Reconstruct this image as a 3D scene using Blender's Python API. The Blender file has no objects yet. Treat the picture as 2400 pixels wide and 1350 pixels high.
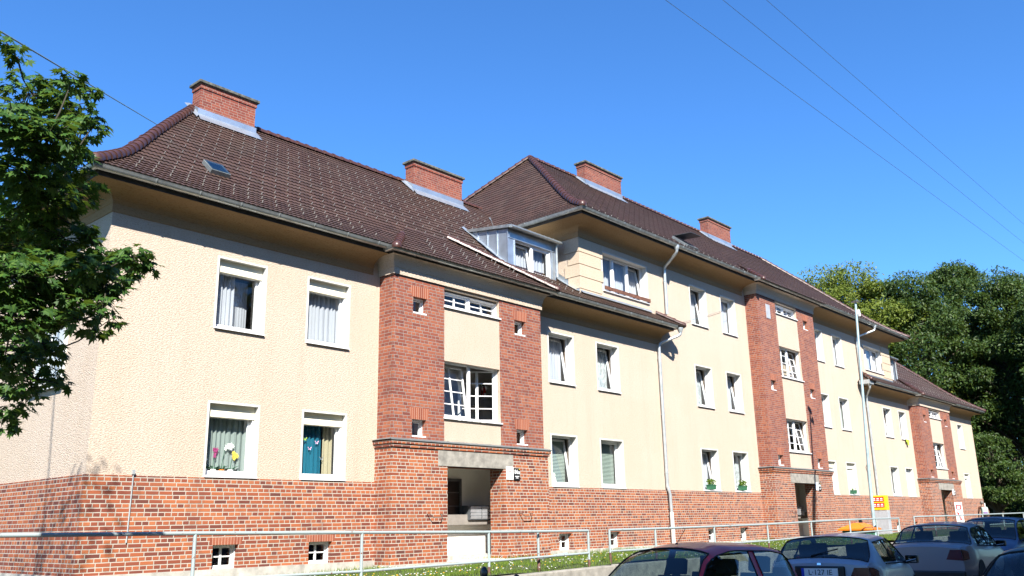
import bpy, math, random
from mathutils import Vector, Matrix, noise as mnoise
R = math.radians
random.seed(7)
scene = bpy.context.scene
COL = scene.collection

# ------------------------------------------------------------------ camera
YAW, PITCH, ROLL = 0.8457, 0.2612, -0.0198
cd = bpy.data.cameras.new('camera'); cam = bpy.data.objects.new('camera', cd); COL.objects.link(cam)
cd.sensor_width = 36.0; cd.lens = 2071.27 / 2400 * 36.0; cd.clip_start = 0.05; cd.clip_end = 2000
cam.location = (-3.9393, -16.0, 0.7371)
_sy, _cy, _sp, _cp = math.sin(YAW), math.cos(YAW), math.sin(PITCH), math.cos(PITCH)
_F = Vector((_sy * _cp, _cy * _cp, _sp)); _R0 = Vector((_cy, -_sy, 0)); _U0 = _R0.cross(_F)
_Rv = _R0 * math.cos(ROLL) + _U0 * math.sin(ROLL); _Uv = -_R0 * math.sin(ROLL) + _U0 * math.cos(ROLL)
cam.rotation_euler = Matrix((( _Rv.x, _Uv.x, -_F.x), (_Rv.y, _Uv.y, -_F.y), (_Rv.z, _Uv.z, -_F.z))).to_euler()
scene.camera = cam

# ------------------------------------------------------------------ light
SUN = Vector((-0.77, -1.0, 1.08)).normalized()          # towards the sun
SUN_EL = math.asin(SUN.z); SUN_ROT = math.atan2(SUN.x, SUN.y)
w = bpy.data.worlds.new("World"); scene.world = w; w.use_nodes = True
nt = w.node_tree; bg = nt.nodes['Background']
sky = nt.nodes.new('ShaderNodeTexSky'); sky.sky_type = 'NISHITA'; sky.sun_disc = False
sky.sun_elevation = SUN_EL; sky.sun_rotation = SUN_ROT
sky.altitude = 300; sky.air_density = 1.0; sky.dust_density = 0.3; sky.ozone_density = 3.0
hs = nt.nodes.new('ShaderNodeHueSaturation'); hs.inputs['Saturation'].default_value = 1.1
tint = nt.nodes.new('ShaderNodeMix'); tint.data_type = 'RGBA'; tint.blend_type = 'MULTIPLY'; tint.inputs[0].default_value = 1; tint.inputs[7].default_value = (.64, 1.05, 1.44, 1)
nt.links.new(sky.outputs[0], hs.inputs['Color']); nt.links.new(hs.outputs[0], tint.inputs[6]); nt.links.new(tint.outputs[2], bg.inputs[0])
bg.inputs[1].default_value = 0.063
sl = bpy.data.lights.new('sun', 'SUN'); sl.energy = 5.0; sl.angle = R(0.53); sl.color = (1.0, 0.95, 0.87)
so = bpy.data.objects.new('sun', sl); COL.objects.link(so); so.location = (-20, -40, 40)
so.rotation_euler = SUN.to_track_quat('Z', 'Y').to_euler()
scene.view_settings.view_transform = 'Standard'; scene.view_settings.look = 'None'
scene.view_settings.exposure = 1.55; scene.view_settings.gamma = 1.0

# ------------------------------------------------------------------ materials
class NT:
    def __init__(s, name):
        s.m = bpy.data.materials.new(name); s.m.use_nodes = True; s.t = s.m.node_tree
        s.t.nodes.clear(); s.out = s.n('ShaderNodeOutputMaterial')
    def n(s, t, **k):
        x = s.t.nodes.new(t)
        for a, b in k.items(): setattr(x, a, b)
        return x
    def l(s, a, b): s.t.links.new(a, b)
    def val(s, sock, v):
        if hasattr(v, 'is_output') or isinstance(v, bpy.types.NodeSocket): s.l(v, sock)
        else: sock.default_value = v
    def math(s, op, a, b=0.0, c=0.0):
        x = s.n('ShaderNodeMath', operation=op); s.val(x.inputs[0], a); s.val(x.inputs[1], b); s.val(x.inputs[2], c); return x.outputs[0]
    def mix(s, f, a, b, bt='MIX'):
        x = s.n('ShaderNodeMix', data_type='RGBA', blend_type=bt)
        s.val(x.inputs[0], f); s.val(x.inputs[6], a); s.val(x.inputs[7], b); return x.outputs[2]
    def noise(s, vec, scale, detail=3, rough=.5):
        x = s.n('ShaderNodeTexNoise'); s.l(vec, x.inputs['Vector']); x.inputs['Scale'].default_value = scale
        x.inputs['Detail'].default_value = detail; x.inputs['Roughness'].default_value = rough; return x.outputs[0]
    def ramp(s, f, stops, mode='LINEAR'):
        x = s.n('ShaderNodeValToRGB'); s.l(f, x.inputs[0]); e = x.color_ramp.elements; x.color_ramp.interpolation = mode
        while len(e) > 1: e.remove(e[-1])
        for i, (p, c) in enumerate(stops):
            q = e[0] if i == 0 else e.new(p)
            q.position = p; q.color = tuple(c) + (1,)
        return x.outputs[0]
    def pos(s): return s.n('ShaderNodeNewGeometry').outputs['Position']
    def objc(s): return s.n('ShaderNodeTexCoord').outputs['Object']
    def scale(s, v, sc):
        x = s.n('ShaderNodeVectorMath', operation='MULTIPLY'); s.l(v, x.inputs[0]); x.inputs[1].default_value = sc; return x.outputs[0]
    def bump(s, h, st=.5, d=.01):
        x = s.n('ShaderNodeBump'); s.l(h, x.inputs['Height']); x.inputs['Strength'].default_value = st; x.inputs['Distance'].default_value = d; return x.outputs[0]
    def pbr(s, col, rough=.6, metal=0.0, normal=None, spec=.5, coat=0.0):
        p = s.n('ShaderNodeBsdfPrincipled')
        s.val(p.inputs['Base Color'], col if not isinstance(col, tuple) else col[:3] + (1,))
        s.val(p.inputs['Roughness'], rough); p.inputs['Metallic'].default_value = metal
        p.inputs['Specular IOR Level'].default_value = spec; p.inputs['Coat Weight'].default_value = coat
        p.inputs['Coat Roughness'].default_value = .05
        if normal: s.l(normal, p.inputs['Normal'])
        s.l(p.outputs[0], s.out.inputs[0]); return p

def simple(name, col, rough=.6, metal=0.0, var=.12, nscale=6, spec=.5, coat=0.0, bump=0.0):
    s = NT(name); v = s.pos(); n = s.noise(v, nscale, 5, .6)
    dk = tuple(c * (1 - var * 1.6) for c in col); lt = tuple(min(1, c * (1 + var)) for c in col)
    c = s.ramp(n, [(.3, dk), (.7, lt)])
    nm = s.bump(s.noise(v, nscale * 12, 3), bump, .004) if bump else None
    s.pbr(c, rough, metal, nm, spec, coat); return s.m

def brick_mat(name, mortar, mw, h, pal, bumpd=.006, bands=True):
    s = NT(name); v = s.pos(); sp = s.n('ShaderNodeSeparateXYZ')
    wob = s.n('ShaderNodeTexNoise'); s.l(v, wob.inputs['Vector']); wob.inputs['Scale'].default_value = 9
    wv = s.n('ShaderNodeVectorMath', operation='MULTIPLY_ADD'); s.l(wob.outputs['Color'], wv.inputs[0]); wv.inputs[1].default_value = (.006, .006, .006); s.l(v, wv.inputs[2])
    s.l(wv.outputs[0], sp.inputs[0])
    u = s.math('ADD', sp.outputs[0], sp.outputs[1]); u = s.math('ADD', u, 50.0)
    z = s.math('ADD', sp.outputs[2], 10.0 * h + 2 * h)
    zr = s.math('DIVIDE', z, h); row = s.math('FLOOR', zr); fz = s.math('MULTIPLY', s.math('FRACT', zr), h)
    par = s.math('MODULO', row, 2.0)
    W = s.math('SUBTRACT', .262, s.math('MULTIPLY', par, .131))      # stretcher / header courses
    q = s.math('MODULO', s.math('FLOOR', s.math('MULTIPLY', row, .5)), 2.0)
    off = s.math('ADD', s.math('MULTIPLY', par, .5), s.math('MULTIPLY', q, .25))
    wn0 = s.n('ShaderNodeTexWhiteNoise', noise_dimensions='1D'); s.l(row, wn0.inputs['W'])
    off = s.math('ADD', off, s.math('MULTIPLY', wn0.outputs[0], .12))
    ur = s.math('ADD', s.math('DIVIDE', u, W), off); idn = s.math('FLOOR', ur); fu = s.math('MULTIPLY', s.math('FRACT', ur), W)
    mr = s.n('ShaderNodeMapRange', interpolation_type='SMOOTHSTEP'); s.l(s.math('MINIMUM', fu, s.math('SUBTRACT', W, fu)), mr.inputs[0]); mr.inputs[1].default_value = mw * .5 - .0015; mr.inputs[2].default_value = mw * .5 + .0025
    mz = s.n('ShaderNodeMapRange', interpolation_type='SMOOTHSTEP'); s.l(s.math('MINIMUM', fz, s.math('SUBTRACT', h, fz)), mz.inputs[0]); mz.inputs[1].default_value = mw * .5 - .0015; mz.inputs[2].default_value = mw * .5 + .0025
    mask = s.math('MULTIPLY', mr.outputs[0], mz.outputs[0])
    cb = s.n('ShaderNodeCombineXYZ'); s.l(idn, cb.inputs[0]); s.l(row, cb.inputs[1])
    wn = s.n('ShaderNodeTexWhiteNoise', noise_dimensions='3D'); s.l(cb.outputs[0], wn.inputs['Vector'])
    big = s.noise(v, .8, 4, .6); med = s.noise(v, 45, 4, .7)
    f = s.math('ADD', s.math('MULTIPLY', wn.outputs[0], .72), s.math('MULTIPLY', big, .34))
    c = s.ramp(f, pal)
    c = s.mix(s.math('MULTIPLY', med, .45), c, s.mix(.55, c, (.10, .04, .035, 1)))
    wx = s.n('ShaderNodeSeparateColor'); s.l(wn.outputs['Color'], wx.inputs[0])
    mcol = s.mix(s.math('MULTIPLY', s.noise(v, 2.2, 5, .7), .8), mortar + (1,), tuple(c_ * .55 for c_ in mortar) + (1,))
    c = s.mix(mask, mcol, c)
    # lime bloom and soot
    st = s.ramp(s.noise(s.scale(v, (1, 1, .45)), 1.7, 6, .7), [(.52, (0, 0, 0)), (.72, (1, 1, 1))])
    c = s.mix(s.math('MULTIPLY', st, .42), c, (.085, .05, .045, 1))
    hgt = s.math('ADD', s.math('MULTIPLY', mask, .8), s.math('ADD', s.math('MULTIPLY', med, .2), s.math('MULTIPLY', wx.outputs[1], .25)))
    s.pbr(c, .82, 0, s.bump(hgt, .9, bumpd), .25); return s.m

PAL = [(.12, (.085, .028, .021)), (.30, (.165, .042, .024)), (.55, (.255, .067, .028)), (.82, (.325, .099, .036)), (1.0, (.37, .135, .058))]
PALU = [(.12, (.135, .038, .026)), (.35, (.19, .052, .031)), (.6, (.235, .070, .038)), (.9, (.29, .096, .047))]
M = {}
M['brick'] = brick_mat('clinker_brick', (.42, .375, .31), .016, .0768, PAL)
M['brick_up'] = brick_mat('tower_brick', (.27, .225, .20), .012, .0768, PALU)
M['brick_ch'] = brick_mat('chimney_brick', (.30, .22, .18), .010, .0768, [(.1, (.12, .028, .020)), (.5, (.18, .042, .026)), (.9, (.225, .062, .035))])

def soldier(name, h0=.0655):
    s = NT(name); v = s.pos(); sp = s.n('ShaderNodeSeparateXYZ'); s.l(v, sp.inputs[0])
    u = s.math('DIVIDE', s.math('ADD', s.math('ADD', sp.outputs[0], sp.outputs[1]), 50.0), h0)
    fu = s.math('FRACT', u); idn = s.math('FLOOR', u)
    mask = s.math('GREATER_THAN', s.math('MINIMUM', fu, s.math('SUBTRACT', 1.0, fu)), .075)
    wn = s.n('ShaderNodeTexWhiteNoise', noise_dimensions='1D'); s.l(idn, wn.inputs['W'])
    c = s.ramp(wn.outputs[0], [(0, (.175, .05, .03)), (.5, (.22, .066, .037)), (1, (.26, .09, .05))])
    c = s.mix(mask, (.42, .25, .18, 1), c)
    s.pbr(c, .8, 0, s.bump(s.math('ADD', mask, s.noise(v, 50, 3)), .6, .004), .2); return s.m
M['soldier'] = soldier('soldier_brick')

def stucco(name, col, grain=1.0, streak=True):
    s = NT(name); v = s.pos()
    a = s.noise(s.scale(v, (24, 24, 58)), 1.0, 4, .65); b = s.noise(s.scale(v, (60, 60, 95)), 1.0, 3, .6)
    hgt = s.math('ADD', s.math('MULTIPLY', s.ramp(a, [(.36, (0, 0, 0)), (.6, (1, 1, 1))]), .65), s.math('MULTIPLY', b, .5))
    big = s.noise(s.scale(v, (1, 1, .5)), .7, 5, .65)
    c = s.mix(s.math('MULTIPLY', big, .35), col + (1,), (col[0] * .84, col[1] * .79, col[2] * .70, 1))
    c = s.mix(s.ramp(a, [(.30, (.55, .55, .55)), (.50, (0, 0, 0))]), c, (col[0] * .52, col[1] * .40, col[2] * .28, 1))
    strk = s.ramp(s.noise(s.scale(v, (2.6, 2.6, .22)), 1.0, 5, .7), [(.50, (0, 0, 0)), (.74, (1, 1, 1))])
    c = s.mix(s.math('MULTIPLY', strk, .17), c, (col[0] * .62, col[1] * .56, col[2] * .48, 1))
    ptch = s.ramp(s.noise(v, .33, 3, .6), [(.46, (0, 0, 0)), (.52, (1, 1, 1))])
    c = s.mix(s.math('MULTIPLY', ptch, .10), c, (col[0] * .80, col[1] * .72, col[2] * .58, 1))
    s.pbr(c, .92, 0, s.bump(hgt, .9 * grain, .013), .15); return s.m
M['stucco'] = stucco('rough_cast_plaster', (.50, .418, .342))
M['stucco_fine'] = stucco('quoin_plaster', (.45, .37, .285), .15)
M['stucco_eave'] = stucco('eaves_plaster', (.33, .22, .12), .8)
M['white_wall'] = simple('white_render', (.50, .485, .45), .85, var=.05, nscale=3)
M['niche_paint'] = simple('white_niche_paint', (.76, .74, .68), .85, var=.06, nscale=2)
M['pvc'] = simple('white_window_plastic', (.62, .62, .62), .35, var=.02, nscale=4)
M['cream'] = simple('cream_shutter_box', (.78, .72, .55), .5, var=.03)
M['zinc'] = simple('zinc_gutter', (.40, .42, .41), .34, .75, var=.2, nscale=5)
M['zinc_blue'] = simple('zinc_sheet', (.42, .47, .52), .38, .75, var=.12, nscale=3)
M['wire'] = simple('weathered_wire', (.10, .16, .19), .6)
M['zinc_dark'] = simple('dark_flashing', (.20, .22, .22), .5, .5, var=.2)
M['concrete'] = simple('grey_concrete', (.24, .225, .195), .9, var=.25, nscale=5, bump=.5)
M['concrete_lt'] = simple('pale_concrete', (.36, .34, .30), .9, var=.22, nscale=4, bump=.4)
M['cap'] = simple('chimney_cap_concrete', (.09, .09, .075), .9, var=.5, nscale=9, bump=.8)
M['black'] = simple('black_plastic', (.012, .012, .013), .35, var=.1)
M['rubber'] = simple('black_rubber', (.012, .012, .012), .85, var=.2)
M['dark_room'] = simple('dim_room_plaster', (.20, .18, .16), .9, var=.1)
M['fascia'] = simple('dark_fascia_board', (.035, .03, .027), .7, var=.3)
M['wood'] = simple('brown_painted_wood', (.13, .055, .03), .6, var=.3, nscale=14)
M['darkgrey'] = simple('dark_grey_metal', (.10, .11, .12), .45, .4, var=.2)
M['lgrey'] = simple('light_grey_metal', (.42, .43, .45), .4, .3, var=.1)
def rail_paint():
    s = NT('pale_rail_paint'); v = s.pos()
    n = s.ramp(s.noise(v, 14, 6, .7), [(.60, (0, 0, 0)), (.66, (1, 1, 1))])
    c = s.mix(n, (.27, .32, .32, 1), (.15, .055, .03, 1)); s.pbr(c, .45, .1); return s.m
M['rail'] = rail_paint()
M['rust'] = simple('rusty_iron', (.10, .05, .035), .85, var=.35, nscale=20)
M['pole'] = simple('blue_grey_pole_paint', (.25, .34, .36), .45, .1, var=.12, nscale=7)
M['downpipe'] = simple('galvanised_downpipe', (.50, .54, .55), .3, .55, var=.15, nscale=5)
M['asphalt'] = simple('asphalt', (.055, .055, .057), .9, var=.25, nscale=12, bump=.5)
M['paving'] = simple('pavement_slabs', (.13, .125, .115), .9, var=.2, nscale=7, bump=.3)
M['orange'] = simple('orange_plastic', (.55, .15, .008), .4, var=.08)
M['yellow'] = simple('yellow_sign_paint', (.62, .40, .01), .4, var=.03)
M['red'] = simple('red_paint', (.45, .012, .012), .4, var=.05)
M['signwhite'] = simple('white_sign_enamel', (.8, .8, .8), .4, var=.02)
M['lime'] = simple('lime_green_cloth', (.40, .55, .04), .8, var=.1, nscale=20)
M['green_box'] = simple('green_planter_plastic', (.03, .12, .06), .5, var=.1)
M['butterfly'] = simple('pink_paper', (.7, .4, .6), .6, var=.2)

def tile_mat():
    s = NT('glazed_brown_roof_tile'); v = s.pos(); sp = s.n('ShaderNodeSeparateXYZ'); s.l(v, sp.inputs[0])
    cb = s.n('ShaderNodeCombineXYZ')
    s.l(s.math('FLOOR', s.math('DIVIDE', s.math('ADD', sp.outputs[0], 50.), .23)), cb.inputs[0])
    s.l(s.math('FLOOR', s.math('DIVIDE', sp.outputs[2], .165)), cb.inputs[1])
    s.l(s.math('FLOOR', s.math('DIVIDE', sp.outputs[1], .23)), cb.inputs[2])
    wn = s.n('ShaderNodeTexWhiteNoise', noise_dimensions='3D'); s.l(cb.outputs[0], wn.inputs['Vector'])
    c = s.ramp(wn.outputs[0], [(0, (.034, .018, .0125)), (.5, (.046, .024, .017)), (1, (.060, .033, .024))])
    c = s.mix(s.math('MULTIPLY', s.ramp(s.noise(v, 1.3, 6, .7), [(.45, (0, 0, 0)), (.75, (1, 1, 1))]), .5), c, (.055, .045, .035, 1))
    c = s.mix(s.ramp(s.noise(v, 30, 4, .7), [(.66, (0, 0, 0)), (.72, (.5, .5, .5))]), c, (.13, .10, .075, 1))
    s.pbr(c, s.math('ADD', .42, s.math('MULTIPLY', s.noise(v, 6, 3), .25)), 0, s.bump(s.noise(v, 60, 3), .15, .003), .35); return s.m
M['tile'] = tile_mat()
M['ridge'] = simple('glazed_ridge_tile', (.060, .026, .020), .38, var=.25, nscale=8, spec=.45)

def glass_mat(name, tint=(1, 1, 1), refl=1.0, base=.055):
    s = NT(name); tr = s.n('ShaderNodeBsdfTransparent'); tr.inputs[0].default_value = tint + (1,)
    gl = s.n('ShaderNodeBsdfGlossy'); gl.inputs['Roughness'].default_value = .015; gl.inputs[0].default_value = (.95, .97, 1, 1)
    ge = s.n('ShaderNodeNewGeometry'); dt = s.n('ShaderNodeVectorMath', operation='DOT_PRODUCT'); s.l(ge.outputs['Incoming'], dt.inputs[0]); s.l(ge.outputs['Normal'], dt.inputs[1])
    sch = s.math('POWER', s.math('SUBTRACT', 1.0, s.math('ABSOLUTE', dt.outputs['Value'])), 5.0)
    wv = s.bump(s.noise(s.pos(), 1.2, 2), .06, .05); s.l(wv, gl.inputs['Normal'])
    f = s.math('MINIMUM', s.math('MULTIPLY_ADD', sch, .9, base * refl), 1.0)
    mx = s.n('ShaderNodeMixShader'); s.l(f, mx.inputs[0]); s.l(tr.outputs[0], mx.inputs[1]); s.l(gl.outputs[0], mx.inputs[2])
    s.l(mx.outputs[0], s.out.inputs[0]); return s.m
M['glass'] = glass_mat('window_glass', (.93, .96, .95))
M['carglass'] = glass_mat('tinted_car_glass', (.50, .58, .58), 1.0, .07)

def cloth_mat(name, col, alpha=.85, trans=.4, pattern=None):
    s = NT(name); v = s.pos()
    d = s.n('ShaderNodeBsdfDiffuse'); t = s.n('ShaderNodeBsdfTranslucent'); d.inputs[0].default_value = col + (1,); t.inputs[0].default_value = col + (1,)
    if pattern == 'lace':
        c = s.mix(s.ramp(s.noise(s.scale(v, (22, 22, 9)), 1., 3), [(.48, (0, 0, 0)), (.55, (1, 1, 1))]), col + (1,), tuple(x * .62 for x in col) + (1,))
        s.l(c, d.inputs[0])
    m1 = s.n('ShaderNodeMixShader'); m1.inputs[0].default_value = trans; s.l(d.outputs[0], m1.inputs[1]); s.l(t.outputs[0], m1.inputs[2])
    tr = s.n('ShaderNodeBsdfTransparent'); m2 = s.n('ShaderNodeMixShader'); m2.inputs[0].default_value = alpha
    s.l(tr.outputs[0], m2.inputs[1]); s.l(m1.outputs[0], m2.inputs[2]); s.l(m2.outputs[0], s.out.inputs[0]); return s.m
M['sheer'] = cloth_mat('sheer_white_curtain', (.58, .60, .67), .80, .35)
M['lace'] = cloth_mat('lace_curtain', (.56, .60, .62), .85, .3, 'lace')
M['net'] = cloth_mat('pale_net_curtain', (.40, .47, .45), .75, .35)
M['bluecurt'] = cloth_mat('teal_curtain', (.02, .13, .20), .95, .2)
M['beigecurt'] = cloth_mat('beige_curtain', (.40, .35, .24), .95, .2)
M['blind'] = cloth_mat('grey_green_blind', (.26, .31, .28), 1.0, .1)
M['roller'] = cloth_mat('roller_shutter', (.60, .61, .60), 1.0, .0)

def leaf_mat(name, c1, c2, c3, tr=.35, rough=.45):
    s = NT(name); g = s.n('ShaderNodeNewGeometry')
    c = s.ramp(g.outputs['Random Per Island'], [(0, c1), (.55, c2), (1, c3)])
    p = s.pbr(c, rough + .12, 0, None, .22)
    t = s.n('ShaderNodeBsdfTranslucent'); c2_ = s.mix(.35, c, (.25, .34, .02, 1)); s.l(c2_, t.inputs[0])
    mx = s.n('ShaderNodeMixShader'); mx.inputs[0].default_value = tr; s.l(p.outputs[0], mx.inputs[1]); s.l(t.outputs[0], mx.inputs[2])
    s.l(mx.outputs[0], s.out.inputs[0]); return s.m
M['maple'] = leaf_mat('maple_leaf', (.020, .056, .012), (.032, .084, .016), (.075, .135, .02), .30, .42)
M['chestnut'] = leaf_mat('chestnut_leaf', (.016, .036, .008), (.027, .056, .011), (.056, .086, .016), .2, .42)
M['lime_leaf'] = leaf_mat('light_green_leaf', (.06, .088, .011), (.09, .122, .015), (.13, .155, .02), .25)
M['grass'] = leaf_mat('grass_blade', (.06, .11, .015), (.10, .17, .02), (.17, .22, .03), .3, .6)
M['bark'] = simple('bark', (.07, .05, .035), .9, var=.4, nscale=12, bump=.6)
M['twig'] = simple('maple_twig', (.028, .025, .014), .9)
M['soil'] = simple('lawn_soil', (.035, .05, .015), .95, var=.4, nscale=14, bump=.5)
M['petal_w'] = simple('white_petal', (.85, .85, .82), .6, var=.03)
M['petal_y'] = simple('yellow_petal', (.85, .60, .08), .6, var=.1)
M['petal_p'] = simple('purple_petal', (.35, .03, .16), .6, var=.1)

# ------------------------------------------------------------------ mesh helpers
class MB:
    def __init__(s): s.v = []; s.f = []
    def quad(s, a, b, c, d):
        n = len(s.v); s.v += [tuple(a), tuple(b), tuple(c), tuple(d)]; s.f.append((n, n + 1, n + 2, n + 3)); return s
    def poly(s, pts):
        n = len(s.v); s.v += [tuple(p) for p in pts]; s.f.append(tuple(range(n, n + len(pts)))); return s
    def box(s, x0, x1, y0, y1, z0, z1):
        n = len(s.v)
        s.v += [(x0, y0, z0), (x1, y0, z0), (x1, y1, z0), (x0, y1, z0), (x0, y0, z1), (x1, y0, z1), (x1, y1, z1), (x0, y1, z1)]
        for f in ((0, 3, 2, 1), (4, 5, 6, 7), (0, 1, 5, 4), (1, 2, 6, 5), (2, 3, 7, 6), (3, 0, 4, 7)): s.f.append(tuple(n + i for i in f))
        return s
    def obox(s, mat, sx, sy, sz, c=(0, 0, 0)):
        n = len(s.v); h = MB().box(c[0] - sx / 2, c[0] + sx / 2, c[1] - sy / 2, c[1] + sy / 2, c[2] - sz / 2, c[2] + sz / 2)
        s.v += [tuple(mat @ Vector(p)) for p in h.v]; s.f += [tuple(n + i for i in f) for f in h.f]; return s
    def tube(s, pts, r, seg=10, cap=True):
        pts = [Vector(p) for p in pts]; rs = r if isinstance(r, (list, tuple)) else [r] * len(pts)
        base = len(s.v); up = None
        for i, p in enumerate(pts):
            t = (pts[min(i + 1, len(pts) - 1)] - pts[max(i - 1, 0)]).normalized()
            if up is None: up = Vector((0, 0, 1)) if abs(t.z) < .9 else Vector((1, 0, 0))
            a = t.cross(up).normalized(); b = a.cross(t).normalized(); up = b
            for k in range(seg):
                an = 2 * math.pi * k / seg; s.v.append(tuple(p + a * (rs[i] * math.cos(an)) + b * (rs[i] * math.sin(an))))
        for i in range(len(pts) - 1):
            for k in range(seg):
                s.f.append((base + i * seg + k, base + (i + 1) * seg + k, base + (i + 1) * seg + (k + 1) % seg, base + i * seg + (k + 1) % seg))
        if cap:
            s.f.append(tuple(base + k for k in range(seg))); e = base + (len(pts) - 1) * seg; s.f.append(tuple(e + k for k in reversed(range(seg))))
        return s
    def lathe(s, prof, c, seg=16, axis='z'):
        base = len(s.v)
        for r, h in prof:
            for k in range(seg):
                a = 2 * math.pi * k / seg; p = (r * math.cos(a), r * math.sin(a), h)
                if axis == 'y': p = (p[0], p[2], p[1])
                if axis == 'x': p = (p[2], p[0], p[1])
                s.v.append((c[0] + p[0], c[1] + p[1], c[2] + p[2]))
        for i in range(len(prof) - 1):
            for k in range(seg): s.f.append((base + i * seg + k, base + i * seg + (k + 1) % seg, base + (i + 1) * seg + (k + 1) % seg, base + (i + 1) * seg + k))
        s.f.append(tuple(base + k for k in reversed(range(seg)))); e = base + (len(prof) - 1) * seg; s.f.append(tuple(e + k for k in range(seg)))
        return s
    def ring(s, x0, x1, z0, z1, w, y0, y1, wb=None, wt=None):
        wb = w if wb is None else wb; wt = w if wt is None else wt
        s.box(x0, x0 + w, y0, y1, z0, z1); s.box(x1 - w, x1, y0, y1, z0, z1)
        s.box(x0 + w, x1 - w, y0 + .0005, y1, z0, z0 + wb); s.box(x0 + w, x1 - w, y0 + .0005, y1, z1 - wt, z1); return s
    def build(s, name, mat, parent=None, smooth=False, bevel=0.0, auto=None, recalc=True):
        me = bpy.data.meshes.new(name); me.from_pydata(s.v, [], s.f); me.materials.append(mat)
        if recalc:
            import bmesh
            bm = bmesh.new(); bm.from_mesh(me)
            if len(bm.faces) < 30000: bmesh.ops.recalc_face_normals(bm, faces=bm.faces)
            bm.to_mesh(me); bm.free()
        if smooth: me.polygons.foreach_set('use_smooth', [True] * len(me.polygons))
        if smooth and auto: me.set_sharp_from_angle(angle=R(auto))
        o = bpy.data.objects.new(name, me); COL.objects.link(o)
        if bevel:
            b = o.modifiers.new('bevel', 'BEVEL'); b.width = bevel; b.segments = 2; b.limit_method = 'ANGLE'; b.angle_limit = R(40)
        if parent:
            o.parent = parent
            if parent.get('_world'): o.matrix_parent_inverse = Matrix.Translation(-parent.location)
        return o

def tag(o, label=None, cat=None, group=None, kind=None):
    if label: o['label'] = label
    if cat: o['category'] = cat
    if group: o['group'] = group
    if kind: o['kind'] = kind
    return o
def thing(name, label, cat, loc=(0, 0, 0), rz=0, group=None, world=False):
    o = bpy.data.objects.new(name, None); COL.objects.link(o); o.empty_display_size = .1
    o.location = loc; o.rotation_euler = (0, 0, rz)
    if world: o['_world'] = 1
    return tag(o, label, cat, group)

# ------------------------------------------------------------------ ground
g = MB(); g.quad((-400, -400, -.975), (900, -400, -.975), (900, 400, -.975), (-400, 400, -.975)); tag(g.build('ground', M['soil']), kind='structure')
g = MB(); g.quad((-80, -15.6, -.965), (200, -15.6, -.965), (200, -7.0, -.965), (-80, -7.0, -.965)); tag(g.build('road', M['asphalt']), kind='structure')
g = MB(); g.box(-80, 200, -7.0, -4.55, -.97, -.85); g.box(-80, 200, -18.5, -15.6, -.97, -.85); tag(g.build('pavement', M['paving']), kind='structure')
g = MB(); nx = 60
def lawn_z(x, y): 
    return (-.30 + .022 * max(0, min(x, 14)) * .6 + .05 * math.sin(x * 1.3) * math.sin(y * 2)) if x < 14 else -.115 + .05 * math.sin(x * 1.3) * math.sin(y * 2) + .004 * (x - 14)
for i in range(110):
    for j in range(6):
        x0 = -20 + i; y0 = -4.36 + j * .74
        g.quad((x0, y0, lawn_z(x0, y0)), (x0 + 1, y0, lawn_z(x0 + 1, y0)), (x0 + 1, y0 + .74, lawn_z(x0 + 1, y0 + .74)), (x0, y0 + .74, lawn_z(x0, y0 + .74)))
tag(g.build('lawn', M['soil'], smooth=True), kind='structure')

# retaining walls
g = MB(); g.box(-20, 12.05, -4.6, -4.32, -.96, 0); g.v = [(x, y, z if z < -.5 else -.295 + .0125 * x) for x, y, z in g.v]; o = g.build('retaining_wall', M['concrete'], bevel=.015)
tag(o, 'low weathered concrete retaining wall left of the red car, with grass behind it', 'wall')
g = MB(); g.box(12.15, 30.6, -4.66, -4.40, -.96, -.13); o = g.build('retaining_wall', M['concrete'], bevel=.015)
tag(o, 'low grey concrete retaining wall below the lawn, behind the red and silver cars', 'wall')
g = MB(); g.box(31.6, 75, -4.6, -4.36, -.96, -.05); o = g.build('retaining_wall', M['concrete'], bevel=.015)
tag(o, 'far stretch of concrete retaining wall beyond the gap in the railing', 'wall')

# ------------------------------------------------------------------ the building
B = thing('apartment_building', 'long cream plastered apartment house with brick base, three brick stair towers and brown tiled roofs', 'building', (2.82, 0, 0), world=True)
def part(mb, name, mat, parent=None, **k): return mb.build(name, M[mat] if isinstance(mat, str) else mat, parent or B, **k)
XL, XR = 2.82, 58.25
T = [9.32, 28.28, 46.52]                       # left edges of the three towers
TW = 5.38
UX0, UX1 = 17.3, 44.45                          # upper storey extents
B1, B2 = 21.62, 40.15

W = dict(w1=(5.06, 6.19), w2=(7.27, 8.42), w3=(15.65, 16.84), w4=(18.0, 19.18), w5=(23.95, 25.12), w6=(26.23, 27.38),
         w7=(34.56, 35.72), w8=(36.89, 37.99), w9=(42.51, 43.65), w10=(44.76, 45.86), w11=(52.45, 53.56), w12=(55.05, 56.08))
L0, L1, L2 = (1.725, 3.184), (4.659, 6.162), (7.658, 9.153)
BW = (18.52, 21.13, 7.93, 9.24); BW2 = (40.78, 43.30, 7.93, 9.20)
BASE = [(5.33, 5.88), (7.53, 8.12), (15.85, 16.41), (18.2, 18.76), (24.0, 24.56), (26.3, 26.88), (34.5, 35.06), (36.5, 37.06), (42.4, 42.96), (44.9, 45.46), (52.6, 53.1), (55.3, 55.86)]

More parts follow.
